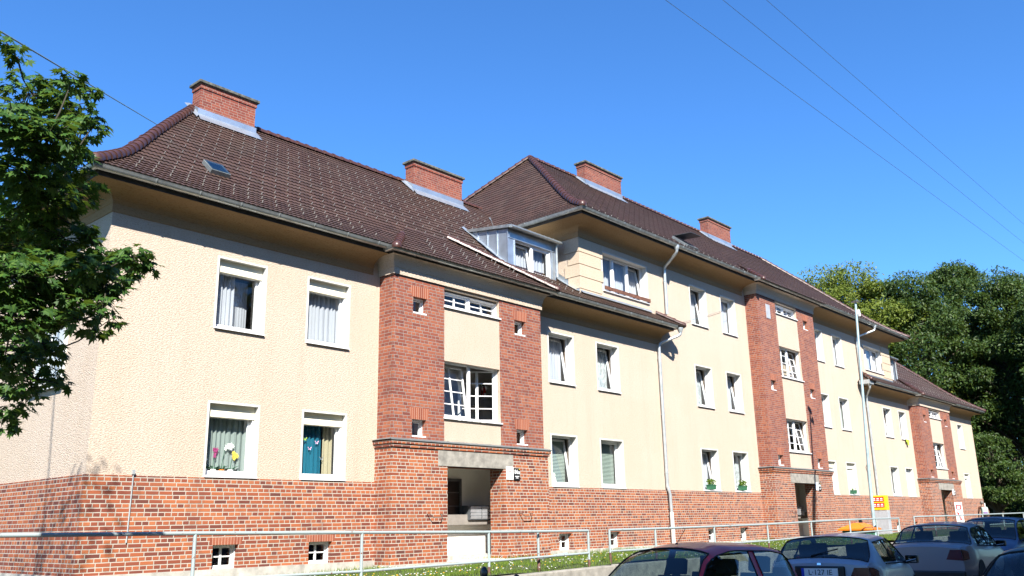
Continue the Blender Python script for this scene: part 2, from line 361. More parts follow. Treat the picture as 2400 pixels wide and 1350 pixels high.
def wall_front(y, x0, x1, z0, z1, holes, back=.36):
    """front wall in the plane y with rectangular openings; gives real thickness at the openings"""
    xs = sorted({x0, x1, *[h[0] for h in holes], *[h[1] for h in holes]}); zs = sorted({z0, z1, *[h[2] for h in holes], *[h[3] for h in holes]})
    xs = [x for x in xs if x0 <= x <= x1]; zs = [z for z in zs if z0 <= z <= z1]
    m = MB()
    for i in range(len(xs) - 1):
        for j in range(len(zs) - 1):
            cx, cz = (xs[i] + xs[i + 1]) / 2, (zs[j] + zs[j + 1]) / 2
            if any(h[0] < cx < h[1] and h[2] < cz < h[3] for h in holes): continue
            m.quad((xs[i], y, zs[j]), (xs[i + 1], y, zs[j]), (xs[i + 1], y, zs[j + 1]), (xs[i], y, zs[j + 1]))
            m.quad((xs[i], y + back, zs[j]), (xs[i], y + back, zs[j + 1]), (xs[i + 1], y + back, zs[j + 1]), (xs[i + 1], y + back, zs[j]))
    for a, b, c, d in holes:
        lo_, hi_ = c <= z0 + 1e-6, d >= z1 - 1e-6; c = max(c, z0); d = min(d, z1)
        m.quad((a, y, c), (a, y + back, c), (a, y + back, d), (a, y, d)); m.quad((b, y, c), (b, y, d), (b, y + back, d), (b, y + back, c))
        if not hi_: m.quad((a, y, d), (a, y + back, d), (b, y + back, d), (b, y, d))
        if not lo_: m.quad((a, y, c), (b, y, c), (b, y + back, c), (a, y + back, c))
    return m

lowh = [(*W[k], *L0) for k in W] + [(*W[k], *L1) for k in W]
uph = [(*W[k], *L2) for k in ('w5', 'w6', 'w7', 'w8')] + [BW, BW2]
towholes = [(t + .7, t + TW - .5, -.2, 6.6) for t in T]                 # wall is open behind the stair towers
m = wall_front(0, XL, XR, 1.72, 7.1, lowh + [(a, b, 1.72, 6.6) for a, b, c, d in towholes])
m.quad((XL, 0, 1.72), (XL, 0, 7.1), (XL, 10, 7.1), (XL, 10, 1.72))
m.quad((XR, 0, 1.72), (XR, 10, 1.72), (XR, 10, 7.1), (XR, 0, 7.1)); m.quad((XL, 10, 1.72), (XL, 10, 7.1), (XR, 10, 7.1), (XR, 10, 1.72))
part(m, 'plaster_wall', 'stucco', recalc=False)
m = wall_front(0.0, UX0, UX1, 7.1, 9.95, uph + [(T[1] + .9, T[1] + TW - .9, 7.1, 9.6)])
for x in (UX0, UX1): m.quad((x, 0, 7.1), (x, 10, 7.1), (x, 10, 9.95), (x, 0, 9.95))
m.quad((UX0, 10, 7.1), (UX1, 10, 7.1), (UX1, 10, 9.95), (UX0, 10, 9.95))
part(m, 'plaster_wall', 'stucco', recalc=False)
# brick base, standing 3 cm proud, with basement openings
m = wall_front(-.03, XL - .03, XR + .03, 0.02, 1.72, [(a, b, .0 + .02, .46) for a, b in BASE] + [(t + .7, t + TW - .5, .02, 1.72) for t in T], .3)
m.quad((XL - .03, -.03, .02), (XL - .03, 10, .02), (XL - .03, 10, 1.72), (XL - .03, -.03, 1.72))
m.quad((XR + .03, -.03, .02), (XR + .03, 10, .02), (XR + .03, 10, 1.72), (XR + .03, -.03, 1.72))
for a_, b_ in ((XL - .03, T[0] + .3), (T[0] + TW - .3, T[1] + .3), (T[1] + TW - .3, T[2] + .3), (T[2] + TW - .3, XR + .03)): m.quad((a_, -.03, 1.72), (b_, -.03, 1.72), (b_, .01, 1.72), (a_, .01, 1.72))
if 1:  m.quad((XL - .03, .01, 1.72), (XL + .01, .01, 1.72), (XL + .01, 10, 1.72), (XL - .03, 10, 1.72))
part(m, 'brick_base', 'brick', recalc=False)
m = MB(); m.box(XL - .06, XR + .06, -.07, 10, -.9, .02)
for t in T: m.box(t - .1, t + TW + .16, -.64, -.07, -.9, -.08)
part(m, 'plinth', 'concrete_lt')
# interior: dim rooms with floors so that the windows look into depth
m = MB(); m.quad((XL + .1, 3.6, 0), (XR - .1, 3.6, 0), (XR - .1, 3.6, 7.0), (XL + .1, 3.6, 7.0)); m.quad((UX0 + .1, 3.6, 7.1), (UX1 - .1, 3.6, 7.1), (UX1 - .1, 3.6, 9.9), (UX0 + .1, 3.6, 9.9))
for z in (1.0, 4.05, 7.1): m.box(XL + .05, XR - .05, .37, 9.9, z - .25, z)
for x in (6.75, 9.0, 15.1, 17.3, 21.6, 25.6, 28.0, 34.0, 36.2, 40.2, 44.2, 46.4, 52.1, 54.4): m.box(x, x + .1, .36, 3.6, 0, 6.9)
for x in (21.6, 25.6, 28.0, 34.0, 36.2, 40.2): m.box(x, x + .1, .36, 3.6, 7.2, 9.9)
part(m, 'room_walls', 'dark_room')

def leafy(mb, n, c, sp, size, rng):
    for i in range(n):
        p = Vector((c[0] + rng.uniform(-1, 1) * sp[0], c[1] + rng.uniform(-1, 1) * sp[1], c[2] + rng.uniform(0, 1) * sp[2]))
        a = Vector((rng.uniform(-1, 1), rng.uniform(-1, 1), rng.uniform(-.2, 1))).normalized() * size; b = a.cross(Vector((rng.uniform(-1, 1), rng.uniform(-1, 1), rng.uniform(-1, 1)))).normalized() * size * .4
        mb.quad(p, p + a * .5 + b, p + a, p + a * .5 - b)

rng = random.Random(3)
def curtain_mesh(x0, x1, y, z0, z1, amp=.022, per=.11, ph=0.0):
    m = MB(); n = max(6, int((x1 - x0) / .018)); rows = 2
    ys = [y + amp * math.sin(2 * math.pi * (x0 + (x1 - x0) * i / n) / per + ph + 1.3 * math.sin((x0 + i * .02) * 9)) + .4 * amp * math.sin(i * 1.7 + ph) for i in range(n + 1)]
    for i in range(n):
        a = x0 + (x1 - x0) * i / n; b = x0 + (x1 - x0) * (i + 1) / n
        m.quad((a, ys[i], z0), (b, ys[i + 1], z0), (b, ys[i + 1], z1), (a, ys[i], z1))
    n0 = m; 
    return n0

def window(x0, x1, z0, z1, y=0.0, style='plain', curtain='sheer', box=False, tilt=False, split=0, fr=.05, cov=(0, 1), depth=.20, parent=None, surround=True, sillp=True, swing=()):
    """white reveal (window) > frame, sash, pane, sill, curtain, shutter box"""
    m = MB()
    if surround:
        s = .022
        m.box(x0 - .0, x0 + .02, y - .012, y + depth, z0, z1); m.box(x1 - .02, x1, y - .012, y + depth, z0, z1)
        m.box(x0 + .02, x1 - .02, y - .012, y + depth, z1 - .02, z1)
        m.box(x0 - s, x0, y - .010, y + .01, z0, z1 + s); m.box(x1, x1 + s, y - .010, y + .01, z0, z1 + s); m.box(x0, x1, y - .010, y + .01, z1, z1 + s)
        wn = part(m, 'window', 'white_wall', parent)
        x0 += .02; x1 -= .02; z1 -= .02
    else:
        m.ring(x0, x1, z0, z1, .012, y + depth - .03, y + depth); wn = part(m, 'window', 'pvc', parent)
    if sillp:
        m = MB(); d = depth + .01
        n = len(m.v); zt = z0 + .07; zf = z0 + .035
        P = [(x0, y + d, zt), (x1, y + d, zt), (x1 + .03, y - .055, zf), (x0 - .03, y - .055, zf)]
        m.poly(P); m.poly([(p[0], p[1], p[2] - .035) for p in reversed(P)])
        for i in range(4):
            a, b = P[i], P[(i + 1) % 4]; m.quad(a, (a[0], a[1], a[2] - .035), (b[0], b[1], b[2] - .035), b)
        part(m, 'sill', 'pvc', wn); z0 = zt - .01
    yf = y + depth
    if box:
        mb = MB(); mb.box(x0, x1, y + .105, yf - .002, z1 - .255, z1); part(mb, 'shutter_box', 'cream', wn, bevel=.006); z1 -= .17
        for xg in (x0, x1 - .035): part(MB().box(xg, xg + .035, yf - .07, yf - .001, z0, z1), 'guide_rail', 'pvc', wn)
    m = MB(); m.ring(x0, x1, z0, z1, fr * .75, yf, yf + .07)
    cells = [(x0 + fr * .75, x1 - fr * .75)]
    if split:
        xw = (x1 - x0) / split; cells = []
        for k in range(split):
            a = x0 + xw * k + (fr * .75 if k == 0 else .035); b = x0 + xw * (k + 1) - (fr * .75 if k == split - 1 else .035)
            cells.append((a, b))
            if k: m.box(x0 + xw * k - .035, x0 + xw * k + .035, yf - .003, yf + .068, z0 + .01, z1 - .01)
    part(m, 'frame', 'pvc', wn, bevel=.004)
    zb, zt2 = z0 + fr * .75, z1 - fr * .75
    for k, (a, b) in enumerate(cells):
        tl = tilt is True or (isinstance(tilt, (list, tuple)) and k in tilt)
        ms = MB(); ms.ring(a, b, zb, zt2, fr, yf + .012, yf + .066)
        mp = MB(); mp.quad((a + fr, yf + .04, zb + fr), (b - fr, yf + .04, zb + fr), (b - fr, yf + .04, zt2 - fr), (a + fr, yf + .04, zt2 - fr))
        if style == 'muntin':
            for q in (1, 2, 3):
                zz = zb + (zt2 - zb) * q / 4
                if zt2 - zb < .7 and q != 2: continue
                ms.box(a + fr, b - fr, yf + .025, yf + .055, zz - .013, zz + .013)
            xm = (a + b) / 2; ms.box(xm - .022, xm + .022, yf + .02, yf + .058, zb + fr, zt2 - fr)
        if tl:
            an = R(9)
            for mm in (ms, mp):
                mm.v = [(p[0], yf + .03 + (p[1] - yf - .03) * math.cos(an) + (p[2] - zb) * math.sin(an), zb + (p[2] - zb) * math.cos(an) - (p[1] - yf - .03) * math.sin(an)) for p in mm.v]
        if k in swing:
            an = R(34); ca_, sa_ = math.cos(an), math.sin(an)
            for mm in (ms, mp): mm.v = [(b + (p[0] - b) * ca_ - (p[1] - yf - .03) * sa_, yf + .03 - (p[0] - b) * sa_ + (p[1] - yf - .03) * ca_, p[2]) for p in mm.v]
        sa = part(ms, 'sash', 'pvc', wn, bevel=.004); part(mp, 'pane', 'glass', wn, recalc=False)
    if curtain:
        ca, cb = x0 + (x1 - x0) * cov[0], x0 + (x1 - x0) * cov[1]; yc = yf + (.24 if tilt else .15)
        if curtain == 'blind':
            mb = MB(); k = z0
            while k < z1 - .04: mb.quad((x0 + .05, yc - .02, k), (x1 - .05, yc - .02, k), (x1 - .05, yc + .01, k + .045), (x0 + .05, yc + .01, k + .045)); k += .04
            part(mb, 'blind', 'blind', wn, recalc=False)
        elif curtain == 'roller':
            mb = MB(); k = z0 + .05
            while k < z1 - .04: mb.quad((x0 + .03, yf - .03, k), (x1 - .03, yf - .03, k), (x1 - .03, yf - .045, k + .025), (x0 + .03, yf - .045, k + .025)); mb.quad((x0 + .03, yf - .045, k + .025), (x1 - .03, yf - .045, k + .025), (x1 - .03, yf - .03, k + .05), (x0 + .03, yf - .03, k + .05)); k += .05
            part(mb, 'roller_shutter', 'roller', wn, recalc=False)
        else:
            part(curtain_mesh(ca, cb, yc, z0 + .02, z1 + .02, ph=rng.uniform(0, 6)), 'curtain', curtain, wn, smooth=True, recalc=False)
    return wn

wv = window(*W['w1'], *L1, box=True, curtain='sheer', cov=(0, .52))
part(curtain_mesh(W['w1'][0] + .5, W['w1'][1] - .05, .62, 4.7, 5.9, amp=.01, per=.4), 'curtain', 'sheer', wv, smooth=True, recalc=False)
window(*W['w2'], *L1, box=True, curtain='sheer')
window(*W['w1'], *L0, box=True, curtain='net')
wv = window(*W['w2'], *L0, box=True, curtain='bluecurt', cov=(.12, .66))
part(curtain_mesh(W['w2'][0] + .80, W['w2'][0] + 1.05, .37, 1.8, 2.92, ph=2), 'curtain', 'beigecurt', wv, smooth=True, recalc=False)
part(curtain_mesh(W['w2'][0] + .03, W['w2'][0] + .13, .37, 1.8, 2.92, ph=2), 'curtain', 'beigecurt', wv, smooth=True, recalc=False)
window(*W['w3'], *L1, curtain='sheer', tilt=True, cov=(0, .93)); window(*W['w4'], *L1, curtain='lace', tilt=True, cov=(0, .93))
window(*W['w3'], *L0, curtain='blind', tilt=True); window(*W['w4'], *L0, curtain='blind')
for k, c, tl in (('w5', 'lace', True), ('w6', 'sheer', True)): window(*W[k], *L1, curtain=c, tilt=tl, cov=(0, .93))
for k, c, tl in (('w5', 'sheer', True), ('w6', 'lace', False)): window(*W[k], *L0, curtain=c, tilt=tl, cov=(0, .93))
for k, c, tl in (('w5', 'sheer', True), ('w6', 'sheer', False)): window(*W[k], *L2, curtain=c, tilt=tl, cov=(0, .93))
for k, L, c in (('w7', L1, 'net'), ('w8', L1, 'net'), ('w7', L2, 'net'), ('w8', L2, 'sheer')): window(*W[k], *L, curtain=c)
window(*W['w7'], *L0, curtain='roller', box=True); window(*W['w8'], *L0, curtain='roller', box=True)
window(*W['w9'], *L1, curtain='lace', tilt=True); window(*W['w10'], *L1, curtain='sheer')
window(*W['w9'], *L0, curtain='blind'); window(*W['w10'], *L0, curtain='roller', cov=(0, 1))
window(*W['w11'], *L1, curtain='sheer'); window(*W['w11'], *L0, curtain='net', box=True)
window(*W['w12'], *L1, curtain='sheer'); window(*W['w12'], *L0, curtain='net', box=True)
bwn = window(BW[0], BW[1], BW[2] - .02, BW[3], curtain='sheer', split=3, tilt=[2])
m = MB(); m.box(BW[0] + .02, BW[1] + .03, -.085, -.055, BW[2] + .03, BW[2] + .15)
for x in (19.3, 20.2): m.box(x, x + .03, -.055, -.01, BW[2] + .0, BW[2] + .1)
part(m, 'planter_rail', 'wood', bwn)
window(BW2[0], BW2[1], BW2[2] - .02, BW2[3], curtain='sheer', split=3)
for i, (a, b) in enumerate(BASE):
    window(a, b, .02, .46, y=-.03, style='muntin', curtain=None, depth=.15, surround=False, fr=.035, sillp=False, tilt=(i == 5))
    m = MB(); m.box(a - .06, b + .12, -.06, .12, -.07, .018); part(m, 'basement_sill', 'concrete_lt')
    m = MB(); m.box(a - .07, b + .07, -.034, -.02, .462, .60); part(m, 'brick_lintel', 'soldier')

# stair towers
def tower(x, top, levels, smalls, plate=False):
    x1 = x + TW; F = -.52; lo = -.58
    pa, pb = x + 1.65, x + 3.69                                          # plaster panel
    small = [(x + a, x + a + .44, z, z + .41) for a in (.61, 4.28) for z in smalls if not (plate and a < 1 and z > 8)]
    # brick upper shaft
    m = wall_front(F, x, x1, 2.66, top, small + [(pa, pb, 2.66, top)], .22)
    m.quad((x, F, 2.66), (x, 0.02, 2.66), (x, 0.02, top), (x, F, top)); m.quad((x1, F, 2.66), (x1, F, top), (x1, 0.02, top), (x1, 0.02, 2.66))
    m.quad((x, F, top), (x, .3, top), (x1, .3, top), (x1, F, top)); sh = part(m, 'stair_tower', 'brick_up', recalc=False)
    # plaster infill with the stair windows
    zs = sorted(levels); mp = wall_front(F + .02, pa, pb, 2.66, top, [(pa + .004, pb - .004, a, b) for a, b in zs], .25); part(mp, 'plaster_panel', 'stucco', sh, recalc=False)
    for i, (a, b) in enumerate(zs):
        strip = b - a < .8
        window(pa, pb, a, b - (.05 if strip else 0), y=F + .02, style='muntin', curtain=None, split=2, depth=.13, surround=False, fr=.04, tilt=[1] if (strip or (x > 20 and i < 2)) else ([0] if x < 20 or x > 40 else False), swing=(1,) if (x < 20 and not strip) else ())
    for a, b, c, d in small:
        window(a, b, c, d, y=F, curtain=None, depth=.16, surround=False, fr=.035, sillp=False)
        mm = MB(); mm.box(a + .0, b + .0, F - .005, F + .12, c - .0, c + .035); part(mm, 'small_sill', 'pvc')
        mm = MB(); mm.poly([(a - .05, F - .004, d), (b + .05, F - .004, d), (b + .09, F - .004, d + .27), (a - .09, F - .004, d + .27)]); part(mm, 'brick_lintel', 'soldier', recalc=False)
    mm = MB(); mm.quad((x + .05, .62, 2.7), (x1 - .05, .62, 2.7), (x1 - .05, .62, top), (x + .05, .62, top)); mm.quad((x1 - .05, -.2, 2.7), (x1 - .05, .62, 2.7), (x1 - .05, .62, top), (x1 - .05, -.2, top)); part(mm, 'stair_hall_wall', 'white_wall', sh, recalc=False)
    if plate:
        mm = MB(); mm.box(x + .75, x + 1.1, F - .02, F - .001, 8.62, 9.2); part(mm, 'cover_plate', 'lgrey', sh)
    # broader brick porch below
    ox0, ox1 = x + 1.70, x + 3.68
    lx0, lx1 = x - .05, x1 + .09
    m = wall_front(lo, lx0, lx1, -.08, 2.48, [(ox0, ox1, -.08, 2.10)], .47)
    m.quad((lx0, lo, -.08), (lx0, 0.02, -.08), (lx0, 0.02, 2.48), (lx0, lo, 2.48)); m.quad((lx1, lo, -.08), (lx1, lo, 2.48), (lx1, .02, 2.48), (lx1, .02, -.08))
    pc = part(m, 'porch', 'brick', recalc=False)
    for a, z0_, z1_ in ((.035, 2.48, 2.555), (.065, 2.555, 2.63)):
        m = MB(); m.box(lx0 - a, lx1 + a, lo - a, .01, z0_, z1_); part(m, 'brick_cornice', 'soldier' if 0 else 'brick', pc, bevel=.01)
    m = MB(); n = len(m.v); a = .09
    P = [(lx0 - a, lo - a, 2.632), (lx1 + a, lo - a, 2.632), (lx1 + a, .0, 2.632), (lx0 - a, .0, 2.632)]
    m.poly([(p[0], p[1], p[2] + .02) for p in P]); m.quad(P[0], P[1], (P[1][0], P[1][1], 2.652), (P[0][0], P[0][1], 2.652)); m.poly([P[0], P[3], P[2], P[1]])
    m.quad((lx0 - a, lo - a, 2.652), (lx1 + a, lo - a, 2.652), (lx1, F, 2.70), (lx0, F, 2.70)); m.quad((lx0 - a, lo - a, 2.652), (lx0 - a, 0, 2.652), (lx0 + .05, 0, 2.70), (lx0 + .05, F, 2.70))
    part(m, 'cornice_flashing', 'zinc_dark', pc, recalc=False)
    m = MB(); m.box(x + 1.39, x + 4.05, lo - .012, lo + .3, 2.10, 2.475); part(m, 'lintel', 'concrete', pc, bevel=.008)
    # niche
    nb = .64; nx0, nx1 = ox0 - .1, x + 4.75
    m = MB(); m.quad((nx0, nb, -.08), (nx1, nb, -.08), (nx1, nb, 2.2), (nx0, nb, 2.2)); m.quad((nx1, -.11, -.08), (nx1, nb, -.08), (nx1, nb, 2.2), (nx1, -.11, 2.2))
    m.quad((nx0, -.11, -.08), (nx0, nb, -.08), (nx0, nb, 2.2), (nx0, -.11, 2.2)); m.quad((nx0, -.12, 2.2), (nx1, -.12, 2.2), (nx1, nb, 2.2), (nx0, nb, 2.2))
    m.quad((ox1 + .001, -.112, -.08), (nx1, -.112, -.08), (nx1, -.112, 2.2), (ox1 + .001, -.112, 2.2)); m.box(nx0, nx1, lo + .01, nb, -.2, -.075)
    m.box(ox0, ox1, lo + .301, -.1, 2.101, 2.19)
    part(m, 'entrance_niche', 'niche_paint', pc, recalc=False)
    m = MB(); dx = x + 2.2
    m.ring(dx, dx + 1.15, .86, 1.9, .07, nb - .05, nb - .002); m.box(dx + .55, dx + .6, nb - .045, nb - .004, .9, 1.85); m.box(dx + .07, dx + 1.08, nb - .04, nb - .006, 1.2, 1.225); m.box(dx + .07, dx + 1.08, nb - .04, nb - .006, 1.54, 1.565); m.box(dx - .03, dx + 1.18, nb - .09, nb - .002, .80, .85)
    part(m, 'niche_window_frame', 'darkgrey', pc)
    m = MB(); m.quad((dx + .05, nb - .02, .9), (dx + 1.1, nb - .02, .9), (dx + 1.1, nb - .02, 1.86), (dx + .05, nb - .02, 1.86)); part(m, 'niche_window_pane', 'black', pc, recalc=False)
    for hx in (x + 1.05, x + 4.25):
        m = MB(); m.tube([(hx, lo, 1.0), (hx, lo - .09, 1.0), (hx + .08, lo - .12, .93), (hx + .35, lo - .12, .93), (hx + .42, lo - .09, 1.0), (hx + .42, lo, 1.0)], .011, 6); part(m, 'handrail_bracket', 'rust', pc)
    return pc
tower(T[0], 6.57, [(3.23, 4.66), (6.0, 6.5)], [2.74, 5.69])
tower(T[1], 9.52, [(3.30, 4.64), (6.3, 7.6), (8.95, 9.45)], [2.74, 5.67, 8.66], plate=True)
tower(T[2], 6.57, [(3.23, 4.66), (6.0, 6.5)], [2.74, 5.69])

# quoins at the upper storey
for i, (z, w_) in enumerate(((8.98, 1.24), (8.58, 1.14), (8.18, 1.24), (7.78, 1.14))):
    zt = z + .375 if i else 9.42
    m = MB(); m.box(UX0 - .03, UX0 + w_ - .02, -.035, -.001, z, zt); m.box(UX0 - .032, UX0 - .001, -.034, .55 if i % 2 == 0 else .42, z, zt); part(m, 'quoin', 'stucco_fine')
    part(MB().box(UX1 - w_ + .02, UX1 + .03, -.035, -.001, z, zt), 'quoin', 'stucco_fine')
part(MB().box(UX0 - .03, BW[1] + .15, -.035, -.001, 7.55, 7.755), 'plaster_band', 'stucco_fine'); part(MB().box(BW2[0] - .1, UX1 + .03, -.035, -.001, 7.55, 7.755), 'plaster_band', 'stucco_fine')

# cornice (coved eaves) swept along a path ------------------------------------------------
def sweep(prof, path, side=1):
    """prof: list of (offset outward, z); path: 2D points; outward = right-hand side of travel * side"""
    m = MB(); P = [Vector(p) for p in path]; rows = []
    for i, p in enumerate(P):
        ns = []
        if i > 0: d = (P[i] - P[i - 1]).normalized(); ns.append(Vector((d.y, -d.x)) * side)
        if i < len(P) - 1: d = (P[i + 1] - P[i]).normalized(); ns.append(Vector((d.y, -d.x)) * side)
        if len(ns) == 2: n = (ns[0] + ns[1]); n = n / max(.2, n.dot(ns[0]))
        else: n = ns[0]
        rows.append([(p.x + n.x * o, p.y + n.y * o, z) for o, z in prof])
    base = 0
    for r_ in rows: m.v += r_
    k = len(prof)
    for i in range(len(rows) - 1):
        for j in range(k - 1): m.f.append((i * k + j, (i + 1) * k + j, (i + 1) * k + j + 1, i * k + j + 1))
    m.f.append(tuple(range(k))); m.f.append(tuple((len(rows) - 1) * k + j for j in reversed(range(k))))
    return m
def cove(z, o, top):
    # groove line, plain band, cove curve, fascia
    pr = [(0.0, z), (.018, z), (.018, z + .17), (.03, z + .18)]
    for k in range(1, 8):
        a = k / 7 * math.pi / 2; pr.append((.03 + (o - .10) * (1 - math.cos(a)) * 1.0, z + .18 + (top - .10 - z - .18) * math.sin(a)))
    pr += [(o - .02, top - .10), (o, top - .09), (o, top + .03), (.0, top + .05)]
    return pr
def gutter(path, o, z):
    # half-round trough in front of the fascia
    pr = []; r = .085
    for k in range(9):
        a = math.pi * k / 8; pr.append((o + .012 + r - r * math.cos(a), z - r * math.sin(a)))
    pr.append((o + .012 + 2 * r + .008, z + .012)); pr.append((o + .012 + 2 * r - .012, z + .012))
    for k in range(9):
        a = math.pi * (8 - k) / 8; pr.append((o + .012 + r - (r - .008) * math.cos(a), z - (r - .008) * math.sin(a)))
    m = sweep(pr, path)
    # brackets
    P = [Vector(p) for p in path]
    for i in range(len(P) - 1):
        d = P[i + 1] - P[i]; L = d.length; d.normalize(); n = Vector((d.y, -d.x)); k = .45
        while k < L - .1 and L > 1:
            q = P[i] + d * k
            pts = [(q.x + n.x * (o + .012 + r - (r + .006) * math.cos(math.pi * t / 8)), q.y + n.y * (o + .012 + r - (r + .006) * math.cos(math.pi * t / 8)), z + .015 - (r + .01) * math.sin(math.pi * t / 8)) for t in range(9)]
            m.tube(pts, .017, 5); k += .9
    return m
EZ, UZ = 7.08, 9.98      # fascia top heights
OL, OU = .56, .70
segs = [([(XL, 10), (XL, 0), (T[0] - .22, 0)], 6.57, OL, EZ), ([(T[0] + TW + .22, 0), (B1 + .12, 0)], 6.57, OL, EZ),
        ([(B2 - .12, 0), (T[2] - .22, 0)], 6.57, OL, EZ), ([(T[2] + TW + .22, 0), (XR, 0), (XR, 10)], 6.57, OL, EZ),
        ([(UX0, 10), (UX0, 0), (T[1] - .22, 0)], 9.45, OU, UZ), ([(T[1] + TW + .22, 0), (UX1, 0), (UX1, 10)], 9.45, OU, UZ)]
for path, z, o, top in segs:
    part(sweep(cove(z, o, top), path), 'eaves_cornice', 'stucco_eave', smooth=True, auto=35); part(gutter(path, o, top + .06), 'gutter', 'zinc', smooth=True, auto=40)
    part(sweep([(o + .003, top - .092), (o + .006, top - .092), (o + .006, top + .032), (o + .003, top + .032)], path), 'fascia', 'fascia')
for t, z, top in ((T[0], 6.55, EZ - .04), (T[1], 9.50, UZ - .04), (T[2], 6.55, EZ - .04)):
    o = .17 if top < 8 else .24
    path = [(t - .04, .0), (t - .04, -.56), (t + TW + .04, -.56), (t + TW + .04, 0)]
    pr = [(0, z), (.0, z + .17), (.015, z + .175), (.03, z + .27), (.10, top - .09), (o - .04, top - .07), (o, top - .06), (o, top + .02), (0, top + .03)]
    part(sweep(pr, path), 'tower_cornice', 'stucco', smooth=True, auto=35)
    part(gutter(path, o, top + .05), 'gutter', 'zinc', smooth=True, auto=40)
    part(sweep([(o + .003, top - .062), (o + .006, top - .062), (o + .006, top + .022), (o + .003, top + .022)], path), 'fascia', 'fascia')

# roofs --------------------------------------------------------------------------------
LP = [(-.70, 7.17), (-.08, 7.56), (.55, 7.98), (1.04, 8.37), (1.48, 8.76), (2.2, 9.42), (3.16, 10.26), (5.0, 11.84)]
UP = [(-.84, 10.06), (-.12, 10.47), (.69, 11.06), (1.79, 12.0), (3.28, 13.30), (5.0, 14.76)]
def interp(prof, d):
    for (a, za), (b, zb) in zip(prof, prof[1:]):
        if d <= b: return za + (zb - za) * (d - a) / (b - a)
    return prof[-1][1]
def resample(prof, step):
    pts = [Vector(p) for p in prof]; out = [pts[0].copy()]; carry = 0
    L = [0]
    for a, b in zip(pts, pts[1:]): L.append(L[-1] + (b - a).length)
    n = max(1, round(L[-1] / step))
    res = []
    for k in range(n + 1):
        s = L[-1] * k / n
        for i in range(len(L) - 1):
            if s <= L[i + 1] + 1e-9:
                t = (s - L[i]) / (L[i + 1] - L[i]); res.append(pts[i].lerp(pts[i + 1], t)); break
    return res
TWD = .115
def tiled(prof, lim, to3d, a_origin=0.0, step=.242, back=None):
    """rows of interlocking tiles: prof=(d,z); lim(d,z)->(a0,a1) along the eave; to3d(a,d,z)->world"""
    rows = resample(prof, step); m = MB()
    sh = [(0, .0), (.25, .010), (.5, .015), (.78, .006)]
    for r in range(len(rows) - 1):
        p, q = rows[r], rows[r + 1]; t = (q - p); nrm = Vector((-t.y, t.x)).normalized()
        if nrm.y < 0: nrm = -nrm
        a0, a1 = lim(p.x, p.y); b0, b1 = lim(q.x, q.y)
        lo_, hi_ = min(a0, b0), max(a1, b1)
        k0 = math.floor((lo_ - a_origin) / TWD); k1 = math.ceil((hi_ - a_origin) / TWD); col = []
        for k in range(k0, k1 + 1):
            for u, h in sh:
                col.append((a_origin + (k + u) * TWD + (.5 * TWD if False else 0), h))
        pts0, pts1, ptsd = [], [], []
        for a, h in col:
            ac0 = min(max(a, a0), a1); ac1 = min(max(a, b0), b1)
            sc = .012 * math.sin((a - a_origin) / TWD * 2 * math.pi)          # scalloped lower edge
            lift = .026
            P0 = p + nrm * (lift + h) - t.normalized() * (.012 + sc * .5); P1 = q + nrm * (h * .9 + .004); PD = p + nrm * (h * .9 + .004 - .01)
            pts0.append(to3d(ac0, P0.x, P0.y)); pts1.append(to3d(ac1, P1.x, P1.y)); ptsd.append(to3d(ac0, PD.x, PD.y))
        n = len(pts0); b = len(m.v); m.v += pts0 + pts1 + ptsd
        for i in range(n - 1):
            if pts0[i] == pts0[i + 1] and pts1[i] == pts1[i + 1]: continue
            m.f.append((b + i, b + i + 1, b + n + i + 1, b + n + i)); m.f.append((b + 2 * n + i, b + 2 * n + i + 1, b + i + 1, b + i))
    return m
HR = .824; HRU = (20.95 - 16.42) / (5 + .84)
def front(a, d, z): return (a, d, z)
LX0, LX1 = XL - .70, XR + .70          # eave corners of the lower roof
UXe0, UXe1 = UX0 - .84, UX1 + .84
hl = lambda d: (LX0 + HR * (d + .70)); hr = lambda d: (LX1 - HR * (d + .70)); hul = lambda d: UXe0 + HRU * (d + .84); hur = lambda d: UXe1 - HRU * (d + .84)
def xin(z):  # where the lower roof meets the upper block
    if z < 10.15: return UX0
    for i in range(60):
        d = -.84 + i * .1
        if interp(UP, d) >= z: return hul(d) + .1
    return hul(5)
TILE = []
def addroof(m): o = part(m, 'roof', 'tile', smooth=True, auto=28, recalc=False); return o
addroof(tiled(LP, lambda d, z: (hl(d), xin(z)), front))
addroof(tiled(LP, lambda d, z: (UX0 + UX1 - xin(z), hr(d)), front))
# back slopes and hips
bk = lambda a, d, z: (a, 10.0 - d, z)
def flat(prof, lim, to3d):
    m = MB()
    for p, q in zip(prof, prof[1:]):
        a0, a1 = lim(p[0], p[1]); b0, b1 = lim(q[0], q[1]); m.quad(to3d(a0, *p), to3d(a1, *p), to3d(b1, *q), to3d(b0, *q))
    return m
addroof(flat(LP, lambda d, z: (hl(d), hr(d)), bk)); addroof(flat(UP, lambda d, z: (hul(d), hur(d)), bk))
addroof(tiled(LP, lambda d, z: (d, 10 - d), lambda a, d, z: (LX0 + HR * (d + .70), a, z)))
addroof(flat(LP, lambda d, z: (d, 10 - d), lambda a, d, z: (LX1 - HR * (d + .70), a, z)))
addroof(tiled(UP, lambda d, z: (d, 10 - d), lambda a, d, z: (UXe0 + HRU * (d + .84), a, z)))
addroof(flat(UP, lambda d, z: (d, 10 - d), lambda a, d, z: (UXe1 - HRU * (d + .84), a, z)))
addroof(tiled(UP, lambda d, z: (hul(d), hur(d)), front))
